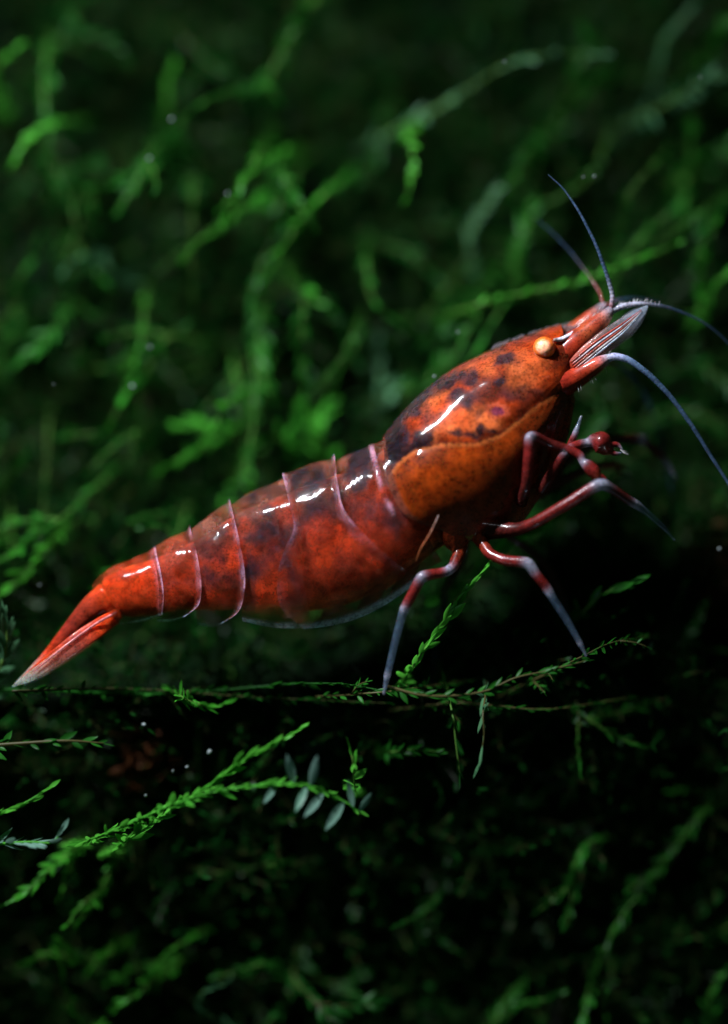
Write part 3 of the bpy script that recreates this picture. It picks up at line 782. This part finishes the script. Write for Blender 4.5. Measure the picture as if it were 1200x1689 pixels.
def plate_colour(nm):
    def f(px, py, u, v, t):
        X, Z = px - 600, 844.5 - py
        m = nz(X, 0, Z, 0.02) + 0.7 * nz(X, 20, Z, 0.055)
        c = mixc((0.21, 0.028, 0.012), (0.050, 0.013, 0.014), min(1, max(0, .62 + 1.5 * m)))
        if t < .38: c = mixc(c, (0.17, 0.058, 0.034), (0.38 - t) * 1.9)
        dk = min(0.95, 1.25 * blob((px + 16 * nz(X, 5, Z, .04), py + 16 * nz(X, 9, Z, .04)), ABD_DARK) * (0.85 + .9 * m)); dk = max(0, dk)
        c = mixc(c, DARK, dk)
        c = mixc(c, (0.34, 0.028, 0.006), min(0.9, max(0, blob((px + 18 * nz(X, 15, Z, .03), py + 18 * nz(X, 19, Z, .03)), ABD_RED) * (0.85 + .7 * m))))
        if nm in ("s6", "s5"): c = mixc(c, (0.46, 0.036, 0.005), 0.7 if nm == "s6" else 0.3)
        if nm == "s6": c = mixc(c, (0.06, 0.015, 0.015), max(0, .5 - t * 1.6) * .9)
        a = max(0.48 + 0.6 * m, .85 * dk)
        a = a * (1 - (.30 if nm in ('s1', 's2') else .58) * float(sstep(.74, .97, t)))
        c = mixc(c, (0.15, 0.062, 0.018), .75 * float(sstep(.76, .93, t)))          # thin clear margin low on the flank
        edge = min(u / .05, (1 - u) / .05, 1.0)
        raised = nm in ("s2", "s4", "s5", "s6")
        ln = max(0.0, min(1.0, .75 + 1.3 * nz(X, 70, Z, .04))) * (1 - .75 * float(sstep(.35, .6, t)) * (nm == 's2'))
        if raised and u < .16:
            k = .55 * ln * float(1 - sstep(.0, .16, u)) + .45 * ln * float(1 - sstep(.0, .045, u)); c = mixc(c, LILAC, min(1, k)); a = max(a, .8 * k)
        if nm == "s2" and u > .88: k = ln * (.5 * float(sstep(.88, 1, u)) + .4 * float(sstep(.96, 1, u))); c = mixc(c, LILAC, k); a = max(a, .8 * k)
        if v > .97 and nm != "s1": k = float(sstep(.95, .985, v)) * max(.35, min(1, .75 + .8 * nz(X, 33, Z, .03))); c = mixc(c, (0.45, 0.52, 0.60), k); a = max(a, .8 * k)  # blue-white rim glint painted along the belly edge
        if nm == "s1":
            d, _ = seg_dist((px, py), A_LINE)
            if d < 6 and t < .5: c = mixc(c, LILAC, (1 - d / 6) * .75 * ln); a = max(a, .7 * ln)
        return c, min(1, max(.16, a))
    return f
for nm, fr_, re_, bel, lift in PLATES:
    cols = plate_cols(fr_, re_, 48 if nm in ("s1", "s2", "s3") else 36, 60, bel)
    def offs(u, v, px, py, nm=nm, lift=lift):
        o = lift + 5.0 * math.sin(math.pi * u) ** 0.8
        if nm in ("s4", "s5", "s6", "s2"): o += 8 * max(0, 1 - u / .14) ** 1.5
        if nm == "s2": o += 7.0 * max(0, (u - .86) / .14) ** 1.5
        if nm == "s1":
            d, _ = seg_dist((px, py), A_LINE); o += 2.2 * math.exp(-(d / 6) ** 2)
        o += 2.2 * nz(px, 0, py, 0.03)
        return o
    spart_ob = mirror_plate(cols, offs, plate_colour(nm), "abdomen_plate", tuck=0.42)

# carapace
DORS = [(634, 729), (665, 690), (700, 655), (740, 622), (790, 596), (840, 574), (890, 554), (928, 543)]
VENT = [(722, 873), (762, 889), (802, 892), (850, 872), (884, 828), (910, 782), (934, 725), (948, 662)]
REAR = [(634, 729), (636, 762), (641, 797), (654, 833), (680, 858), (722, 873)]
GROOVE = [(636, 800), (655, 768), (685, 746), (728, 734), (782, 733), (816, 722), (846, 700), (880, 672), (912, 652)]
CD = [(690, 665, 60, 15, -40, 1), (745, 632, 16, 10, -30, 1), (777, 630, 18, 10, -28, .95), (835, 603, 24, 10, -15, .8), (825, 636, 10, 8, 0, .8), (765, 665, 26, 14, 10, .75), (672, 768, 34, 15, -42, 1.25), (650, 735, 20, 32, 20, 1.2), (690, 735, 30, 8, -40, .8),
      (752, 717, 11, 6, 0, .9), (774, 720, 10, 6, 0, .9), (794, 715, 9, 8, 0, .9), (812, 713, 7, 6, 0, .8), (870, 655, 22, 10, -20, .4), (845, 655, 30, 14, -30, .45), (705, 690, 16, 10, -40, .6), (790, 690, 12, 9, 0, .4), (660, 700, 22, 12, -50, .5)]
CO = [(770, 700, 44, 22, -10, 1), (808, 702, 20, 14, 0, .9), (720, 715, 24, 14, -40, .6), (800, 610, 40, 16, -20, .6), (870, 610, 30, 24, 0, .6), (720, 670, 26, 12, -40, .7), (860, 640, 24, 18, 0, .5)]
def car_colour(px, py, u, v, t):
    X, Z = px - 600, 844.5 - py
    d, side = seg_dist((px, py), GROOVE); below = side < 0
    m = nz(X, 50, Z, 0.022) + 0.6 * nz(X, 20, Z, 0.06)
    if below:
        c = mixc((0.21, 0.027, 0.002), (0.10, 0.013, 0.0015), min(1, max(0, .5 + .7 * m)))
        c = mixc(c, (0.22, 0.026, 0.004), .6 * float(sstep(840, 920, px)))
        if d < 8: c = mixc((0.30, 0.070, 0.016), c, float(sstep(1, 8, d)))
        c = mixc(c, (0.075, 0.012, 0.003), .88 * float(sstep(.50, .92, t + .12 * float(sstep(740, 880, px)))))  # underside shade painted in, deepening downwards and forwards
    else:
        c = mixc((0.30, 0.030, 0.004), (0.09, 0.011, 0.004), min(1, max(0, .58 + 1.1 * m)))
        w = (px + 12 * nz(X, 5, Z, .05), py + 12 * nz(X, 9, Z, .05))
        c = mixc(c, (0.52, 0.11, 0.028), min(1, .9 * blob(w, CO) * (.8 + .6 * m)))
        c = mixc(c, DARK, min(.93, 1.45 * blob(w, CD) * (.95 + .6 * m)))
        c = mixc(c, (0.006, 0.004, 0.006), min(1, 1.5 * blob((px, py), [(676, 762, 40, 13, -42, 1), (648, 742, 16, 30, 15, 1)])))
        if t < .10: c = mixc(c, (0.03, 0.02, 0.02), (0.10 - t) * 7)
        e = ((px - 819) / 16) ** 2 + ((py - 681) / 10) ** 2
        if e < 1.6: c = mixc(c, (0.09, 0.015, 0.05) if e < .5 else (0.40, 0.07, 0.03), .7)
        if d < 4: c = mixc((0.07, 0.014, 0.008), c, d / 4)
    if u < .02 or (u < .03 and below): c = mixc(c, (0.07, 0.018, 0.012), .8)
    if v > .97: c = mixc(c, (0.10, 0.02, 0.01), .6)
    return c, (.88 if below else .92)
def car_offs(u, v, px, py):
    d, side = seg_dist((px, py), GROOVE)
    o = 7.0
    if side < 0: o += 5 * float(sstep(0, 40, d)) * (1 - .6 * float(sstep(.75, 1, v))) - 0.0
    else: o += 2.5 * float(sstep(0, 20, d))
    o -= 1.2 * math.exp(-(d / 6) ** 2)
    o += 1.2 * nz(px, 0, py, 0.02) + 0.4 * nz(px, 9, py, .06)
    return o
def carapace():
    nu, nv = 92, 84
    top = catmull([(*p, 0) for p in DORS], nu)[:, :2]; bot = catmull([(*p, 0) for p in VENT], nu)[:, :2]
    vv = vspace(nv); rc = col_curve(REAR, nv); st = REAR[0] + (np.array(REAR[-1]) - np.array(REAR[0])) * vv[:, None]
    cols = np.zeros((nu, nv, 2))
    for i in range(nu):
        u = i / (nu - 1); cols[i] = top[i] + (bot[i] - top[i]) * vv[:, None] + (rc - st) * (1 - u) ** 4
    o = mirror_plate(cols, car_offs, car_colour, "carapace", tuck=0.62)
    # rostrum: a thin blade along the front of the back line
    c = np.array([O(805, 588), O(850, 571), O(900, 553), O(935, 543), O(957, 538)])
    c = catmull([tuple(p) for p in c], 30); hw = np.interp(np.linspace(0, 1, 30), [0, .4, .8, 1], [7, 8, 7, 1.5])
    v, f, ring = tube(c, hw, 10, flat=0.55)
    colr = [mixc((0.05, 0.018, 0.016), (0.16, 0.14, 0.15), float(sstep(.7, 1, k / 29))) for k in ring]
    r = spart("rostrum", v, f, M_SHELL, {"col": colr, "opac": [1 - .5 * float(sstep(.7, 1, k / 29)) for k in ring]}, None)
    # teeth along the rostrum
    V = []; F = []
    parts = []
    for k in range(22):
        s = k / 21; i = int(2 + s * 26); p = c[i] + np.array([-2, 0, hw[i] * .85 + 5 * (1 - s)]); 
        d = np.array([0.62, 0, 0.78]); l = 9 + 2 * math.sin(k * 2.1)
        q = np.array([p - d * 4, p + d * l * .5, p + d * l]); a, b, _ = tube(q, [.9, .7, .25], 5); parts.append((a, b))
    a, b = merge(parts)
    o2 = spart("rostrum_teeth", a, b, M_LEG, {"col": [(0.20, 0.18, 0.20)] * len(a), "opac": [.6] * len(a)}); o2["kind"] = "stuff"
    o2.parent = r; o2.location = (0, 0, 0)
carapace()

# limbs ------------------------------------------------------------------
def limb(name, pts, radii, cols, opac=None, nr=10, smooth=2, parent=None, bead=0.0, mat=M_LEG, flat=1.0, density=3.0):
    """pts (px, py, y) joint by joint; radius, colour and opacity given at each joint"""
    p = np.array([tuple(O(*q)) for q in pts], float); k = len(p)
    attr = np.concatenate([p, np.array(radii, float)[:, None], np.array(cols, float), np.array(opac if opac else [1] * k, float)[:, None]], 1)
    for _ in range(smooth):                       # round the joints a little
        new = [attr[0]]
        for a, b in zip(attr[:-1], attr[1:]): new += [a * .82 + b * .18, a * .18 + b * .82]
        new.append(attr[-1]); attr = np.array(new)
    d = np.r_[0, np.cumsum(np.linalg.norm(np.diff(attr[:, :3], axis=0), axis=1))]
    n = max(10, int(d[-1] / density)); s = np.linspace(0, d[-1], n)
    A = np.stack([np.interp(s, d, attr[:, i]) for i in range(attr.shape[1])], 1)
    r = A[:, 3] * (1 + bead * np.sin(s * 2 * math.pi / 7.0)) if bead else A[:, 3]
    v, f, ring = tube(A[:, :3], r, nr, flat)
    cc = A[ring, 4:7] * (1 + .25 * np.array([nz(*x, .06) for x in v]))[:, None]
    return spart(name, v, f, mat, {"col": np.clip(cc, 0, 1), "opac": A[ring, 7]}, parent)

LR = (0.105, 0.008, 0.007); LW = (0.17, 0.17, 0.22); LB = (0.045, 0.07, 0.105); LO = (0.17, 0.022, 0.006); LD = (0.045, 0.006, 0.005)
def leg(joints, name="walking_leg", **kw):
    """joints: (px, py, y, radius, colour, opacity); pale cuffs are added where asked by the colour"""
    return limb(name, [j[:3] for j in joints], [j[3] * (.70 if j[3] < 20 else 1) for j in joints], [j[4] for j in joints], [j[5] * (.5 if j[4] is LB else .85) for j in joints], **kw)
# near hind legs
leg([(742, 858, -40, 30, LO, 1), (752, 890, -52, 24, LO, 1), (757, 908, -62, 16, LO, 1), (748, 932, -78, 13, LR, 1), (738, 941, -84, 12, LW, .95), (728, 944, -88, 12, LR, 1), (704, 948, -96, 13, LR, 1), (694, 951, -98, 13.5, LW, .95),
     (688, 962, -98, 13, LR, .98), (670, 996, -96, 12, LR, .98), (666, 1004, -96, 12, LW, .95), (662, 1014, -95, 10, LB, .75), (650, 1060, -92, 9, LB, .7), (640, 1104, -90, 8, LB, .75), (638, 1112, -90, 8, LW, .9), (636, 1124, -90, 6, LB, .85), (632, 1143, -90, 3, LW, .85)])
leg([(782, 868, -45, 24, LO, 1), (792, 892, -58, 15, LO, 1), (806, 914, -78, 13, LR, 1), (830, 924, -92, 13, LR, 1), (855, 926, -100, 13, LR, 1), (868, 928, -104, 14, LW, .95), (876, 938, -104, 13, LW, .95), (882, 948, -103, 12.5, LR, .98), (897, 966, -100, 12, LR, .98), (903, 975, -99, 12, LW, .95),
     (908, 984, -98, 10.5, LB, .75), (930, 1018, -94, 9.5, LB, .7), (950, 1052, -90, 7.5, LB, .75), (954, 1060, -89, 7.5, LW, .9), (958, 1068, -88, 5, LB, .8), (964, 1080, -86, 3, LW, .8)])
# near middle leg reaching forwards
leg([(800, 872, -50, 20, LD, 1), (850, 874, -80, 15, LD, 1), (880, 862, -98, 13.5, LR, 1), (925, 836, -108, 14, LR, 1), (968, 808, -112, 13.5, LR, 1), (982, 800, -113, 14, LW, .95), (992, 799, -112, 13, LW, .95), (1005, 806, -105, 12, LD, .95), (1035, 826, -88, 11, LD, .95), (1046, 832, -82, 11, LW, .7),
     (1060, 842, -74, 8, LB, .35), (1095, 872, -55, 6, LB, .3), (1110, 890, -45, 3, LB, .3)])
# near claw legs, folded up in front of the mouth
leg([(858, 830, -70, 14, LD, 1), (866, 800, -100, 13, LD, 1), (869, 760, -112, 12.5, LR, 1), (870, 732, -114, 12.5, LR, 1), (871, 721, -113, 12, LW, .95), (879, 720, -106, 11, LR, 1), (905, 732, -92, 10, LD, 1), (935, 742, -88, 11, LR, 1), (955, 752, -90, 11, LR, 1), (958, 762, -92, 9, LW, .9), (966, 768, -94, 15, LR, 1), (976, 778, -95, 17, LR, 1), (984, 790, -95, 10, LO, 1), (988, 797, -95, 4, LW, .9)], name="claw_leg")
leg([(890, 810, -60, 13, LD, 1), (908, 782, -78, 13, LD, 1), (926, 752, -86, 12.5, LR, 1), (931, 746, -86, 12, LW, .95), (940, 738, -82, 11, LR, 1), (955, 733, -78, 11, LR, 1), (966, 731, -76, 10, LW, .95), (974, 728, -76, 16, LR, 1), (988, 730, -76, 21, LR, 1), (1000, 742, -76, 17, LR, 1), (1006, 738, -75, 8, LO, 1), (1010, 732, -75, 3, LW, .9)], name="claw_leg")
leg([(925, 760, -55, 10, LD, 1), (935, 742, -62, 9, LR, 1), (944, 722, -66, 8, LR, 1), (948, 712, -66, 7, LW, .9), (953, 698, -64, 4, LB, .8), (957, 687, -62, 3, LW, .9)], name="mouth_limb")
# far legs
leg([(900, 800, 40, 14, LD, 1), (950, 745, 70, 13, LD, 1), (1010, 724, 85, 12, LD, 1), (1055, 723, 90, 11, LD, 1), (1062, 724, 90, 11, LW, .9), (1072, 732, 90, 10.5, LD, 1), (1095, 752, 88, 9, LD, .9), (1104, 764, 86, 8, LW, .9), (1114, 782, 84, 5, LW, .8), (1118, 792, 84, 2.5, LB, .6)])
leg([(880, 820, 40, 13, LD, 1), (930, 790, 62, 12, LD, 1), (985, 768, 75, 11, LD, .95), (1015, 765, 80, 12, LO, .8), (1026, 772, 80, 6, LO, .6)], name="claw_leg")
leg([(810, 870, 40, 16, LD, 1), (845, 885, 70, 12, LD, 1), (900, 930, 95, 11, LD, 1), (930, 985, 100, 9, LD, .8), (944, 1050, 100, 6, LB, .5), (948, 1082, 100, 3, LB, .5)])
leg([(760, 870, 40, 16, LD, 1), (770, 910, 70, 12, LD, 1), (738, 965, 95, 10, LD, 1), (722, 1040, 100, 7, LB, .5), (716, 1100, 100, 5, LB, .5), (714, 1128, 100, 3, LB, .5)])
# fine filament on the flank behind the hind leg
limb("bristle", [(722, 850, -106), (708, 880, -110), (692, 905, -106), (685, 925, -98)], [1.4, 1.6, 1.5, .8], [(0.3, .2, .18), (0.3, .1, .05), (0.3, .08, .03), (0.2, .06, .02)], [.35, .5, .55, .4], nr=6)

# swimming legs under the abdomen
for k, (x0, y0, x1, y1, w) in enumerate([(690, 930, 640, 998, 24), (640, 955, 585, 1024, 26), (575, 975, 525, 1036, 26), (505, 985, 462, 1038, 24), (430, 985, 398, 1024, 20)]):
    for s in (-1, 1):
        yy = s * 30
        limb("swimming_leg", [(x0, y0 - 30, yy * .8), (x0 - 8, y0, yy), ((x0 + x1) / 2, (y0 + y1) / 2 - 6, yy), (x1 + 6, y1 - 20, yy * .9)], [9, w * .45, w * .5, 3],
             [(0.10, .02, .006), (0.09, .022, .008), (0.07, .026, .010), (0.08, .04, .02)], [.7, .5, .4, .25], flat=0.4, nr=12, mat=M_LEG)

# tail fan
TR = (0.44, 0.034, 0.006); TP = (0.36, 0.07, 0.05); TC = (0.40, 0.43, 0.38)
limb("telson", [(178, 985, 0), (150, 1003, 0), (110, 1045, 0), (72, 1086, 0), (40, 1116, 0), (24, 1130, 0)], [27, 21, 13, 7, 4, 1.5], [TR, (0.16, .018, .008), (0.16, .016, .010), TR, TC, TC], [1, 1, .95, .9, .6, .5], nr=14, flat=0.75, mat=M_SHELL)
for s in (-1, 1):
    limb("tail_fin", [(196, 1012, s * 14), (170, 1028, s * 26), (130, 1053, s * 36), (88, 1084, s * 40), (52, 1110, s * 40), (22, 1132, s * 36)], [9, 13, 13, 10, 7, 2],
         [TR, TR, TP, TR, TR, TC], [1, .9, .75, .7, .6, .35], nr=14, flat=0.30, mat=M_SHELL)
    limb("tail_fin", [(192, 1020, s * 10), (160, 1042, s * 44), (120, 1068, s * 58), (80, 1096, s * 62), (50, 1116, s * 60), (30, 1128, s * 56)], [8, 11, 12, 10, 8, 2.5],
         [TR, TR, TP, (0.5, .2, .15), TC, TC], [1, .85, .65, .45, .3, .25], nr=14, flat=0.22, mat=M_SHELL)
    limb("tail_ridge", [(192, 1010, s * 22), (165, 1024, s * 42), (120, 1056, s * 62), (80, 1088, s * 68), (58, 1106, s * 66)], [2, 2.4, 2, 1.6, .7], [(0.45, .14, .14)] * 5, [.7] * 5, nr=8)

# eyes
def eye(px, py, y, r, stalk, front, far=False):
    p = O(px, py, y); V = []; colr = []; F = []; nu, nv = 28, 20
    ax = Vector(front).normalized()
    for a in range(nv + 1):
        for b in range(nu):
            th = math.pi * a / nv; ph = 2 * math.pi * b / nu
            d = Vector((math.sin(th) * math.cos(ph), math.sin(th) * math.sin(ph), math.cos(th)))
            V.append(tuple(p + d * r)); k = d.dot(ax)
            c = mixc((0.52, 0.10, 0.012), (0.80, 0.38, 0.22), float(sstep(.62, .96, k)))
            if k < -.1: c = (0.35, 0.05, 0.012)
            colr.append(c)
    for a in range(nv):
        for b in range(nu):
            F.append((a * nu + b, a * nu + (b + 1) % nu, (a + 1) * nu + (b + 1) % nu, (a + 1) * nu + b))
    e = spart("eye", V, F, M_EYE, {"col": colr, "opac": [1] * len(V)})
    s = limb("eyestalk", [stalk, ((stalk[0] + px) / 2, (stalk[1] + py) / 2, (stalk[2] + y) / 2), (px, py, y * .96)], [10, 11, r * .85], [(0.4, .06, .015)] * 3, nr=10)
    s.parent = e; s.location = (0, 0, 0)
eye(896, 575, -60, 18.5, (926, 588, -22), (-0.15, -1, 0.1))
eye(931, 573, 62, 15, (938, 590, 18), (-0.1, 1, 0.1))
# orbit rim ahead of the eye
limb("orbit_spine", [(912, 562, -56), (925, 561, -50), (940, 553, -40), (955, 538, -30)], [3, 4, 3.5, 1.2], [(.2, .12, .1), (.6, .6, .7), (.5, .5, .6), (.6, .6, .7)], [.9, .9, .9, .8], nr=8)

# antennules with two flagella each, antennae with scale and flagellum
AR = (0.23, 0.020, 0.007); AW = (0.30, 0.29, 0.36); AB = (0.04, 0.068, 0.12)
for s in (-1, 1):
    dx = 0 if s < 0 else -10; dy = 0 if s < 0 else -8
    a = limb("antennule", [(898 + dx, 612 + dy, s * 30), (926 + dx, 588 + dy, s * 31), (953 + dx, 563 + dy, s * 30), (966 + dx, 552 + dy, s * 29), (986 + dx, 534 + dy, s * 28), (996 + dx, 524 + dy, s * 27), (1008 + dx, 510 + dy, s * 26)],
             [25, 25, 22, 19, 16, 13, 7], [AR, AR, AR, (0.34, .06, .02), (0.30, .035, .016), (0.34, .10, .07), AW], [1, 1, .95, .85, .75, .65, .5])
    def sub(o, par): o.parent = par; o.location = (0, 0, 0)
    if s < 0:
        sub(limb("flagellum", [(1006, 512, -27), (1010, 490, -30), (1000, 455, -34), (982, 405, -38), (955, 352, -40), (928, 312, -40), (903, 290, -40)], [4.6, 4, 3.5, 2.9, 2.2, 1.5, .7], [AR, AW, AB, AB, AB, AB, AB], [.9, .85, .8, .75, .7, .65, .6], bead=.07, density=1.6), a)
        sub(limb("flagellum", [(1004, 514, -24), (1030, 504, -24), (1060, 501, -22), (1100, 506, -10), (1150, 525, 8), (1185, 548, 22), (1225, 590, 36)], [7, 5, 3.6, 2.6, 2, 1.6, 1], [AW, AW, AW, AB, AB, AB, AB], [.8, .8, .7, .5, .45, .4, .4], bead=.07, density=1.6), a)
    else:
        sub(limb("flagellum", [(996, 504, 26), (990, 480, 40), (972, 452, 60), (945, 415, 80), (915, 382, 95), (890, 360, 105)], [3, 2.3, 1.8, 1.4, 1, .6], [AR, (0.2, .03, .03), (0.10, .05, .06), AB, AB, AB], [.8, .6, .45, .35, .3, .3], bead=.06, density=1.8), a)
        sub(limb("flagellum", [(996, 506, 24), (1020, 494, 40), (1050, 490, 60), (1090, 498, 85)], [5, 4, 3, 1.4], [AR, AB, AB, AB], [.8, .5, .4, .3], bead=.06, density=1.8), a)
    b = limb("antenna", [(890, 628, s * 38), (912, 634, s * 46), (930, 632, s * 47), (948, 624, s * 46), (967, 612, s * 48), (986, 600, s * 54), (1002, 591, s * 52)], [22, 26, 24, 19, 16, 13, 7],
             [AR, (0.28, .02, .008), (0.22, .014, .007), AR, AR, (0.42, .06, .03), AW], [1] * 6 + [.9])
    sub(limb("antennal_scale", [(940, 606, s * 52), (965, 586, s * 52), (1000, 562, s * 50), (1030, 540, s * 47), (1052, 520, s * 44), (1066, 506, s * 42)], [9, 15, 19, 17, 11, 2], [AR, (0.35, .10, .07), (0.20, .12, .11), (0.17, .15, .17), (0.22, .24, .30), (0.3, .34, .42)], [1, .85, .45, .4, .45, .4], flat=.25, nr=14), b)
    for q, (cq, oo) in enumerate([((0.30, .03, .015), .8), ((0.45, .45, .52), .7), ((0.34, .05, .03), .6), ((0.45, .40, .40), .6), ((0.36, .42, .52), .6)]):
        e = (q - 2) * 4.5
        sub(limb('scale_ridge', [(944 + e * .5, 606 + e * .8, s * 57), (985 + e * .6, 572 + e * .8, s * 57), (1025 + e * .4, 543 + e * .6, s * 53), (1056, 514 + e * .2, s * 47)], [1.6, 1.8, 1.5, .6], [AR, cq, cq, cq], [.9, oo, oo, oo], nr=6), b)
    if s < 0:
        sub(limb("flagellum", [(996, 594, -52), (1012, 588, -54), (1035, 594, -58), (1070, 620, -60), (1105, 656, -58), (1140, 704, -52), (1170, 752, -44), (1200, 798, -36), (1230, 850, -30)], [7.5, 6.4, 5.8, 5.0, 4.3, 3.8, 3.3, 2.8, 2.0], [AW, (0.3, .3, .45), (0.08, .12, .2), AB, AB, AB, AB, AB, AB], [.9, .85, .8, .75, .75, .7, .7, .65, .6], bead=.03, density=1.8), b)
    else:
        sub(limb("flagellum", [(996, 594, 52), (1030, 600, 90), (1070, 650, 130), (1100, 740, 150), (1120, 850, 150)], [8, 6, 4.5, 3, 1.5], [AR, AB, AB, AB, AB], [.7, .3, .25, .2, .2], density=3), b)

# fine bristles on the head limbs and leg edges
def bristles(runs, name="bristles"):
    rr = random.Random(5); parts = []
    for pts, n, ln, d in runs:
        c = catmull([tuple(O(*p)) for p in pts], 60)
        for p in (c[rr.randrange(60)] for _ in range(n)):
            dd = np.array([d[0] + rr.gauss(0, .15), rr.gauss(-.1, .15), d[1] + rr.gauss(0, .15)]); l = ln * rr.uniform(.6, 1.2)
            a, b, _ = tube(np.array([p, p + dd * l * .5, p + dd * l]), [.6, .5, .2], 4); parts.append((a, b))
    a, b = merge(parts)
    o = spart(name, a, b, M_LEG, {"col": [(0.4, .36, .38)] * len(a), "opac": [.75] * len(a)}); o["kind"] = "stuff"
bristles([([(935, 572, -30), (965, 535, -28), (998, 505, -26)], 16, 13, (.4, .8)),
          ([(1008, 511, -26), (1032, 503, -24), (1060, 501, -22), (1085, 504, -15)], 34, 8, (.35, .9)),
          ([(1000, 590, -52), (1015, 583, -54)], 5, 9, (.2, .9)),
          ([(940, 640, -60), (975, 622, -56), (1000, 606, -52)], 7, 12, (.3, -.9))])

def claw(px, py, y, ang, size, parent_name="claw_finger"):
    a = math.radians(ang); ux, uy = math.cos(a), math.sin(a); vx, vy = -uy, ux
    for sgn in (-1, 1):
        limb(parent_name, [(px + sgn * vx * size * .22, py + sgn * vy * size * .22, y), (px + ux * size * .5 + sgn * vx * size * .42, py + uy * size * .5 + sgn * vy * size * .42, y - 2 * sgn),
             (px + ux * size + sgn * vx * size * .16, py + uy * size + sgn * vy * size * .16, y)], [size * .26, size * .22, size * .07], [LR, LR, LW], [.95, .95, .8], nr=8)
    c = (px + ux * size, py + uy * size, y)
    bristles([([(c[0] - 3, c[1] - 3, y), (c[0] + 3, c[1] + 3, y)], 9, size * .55, (ux, -uy))])
claw(1004, 738, -76, 20, 20)
claw(984, 788, -95, 55, 18)
claw(1022, 770, 80, 30, 16)
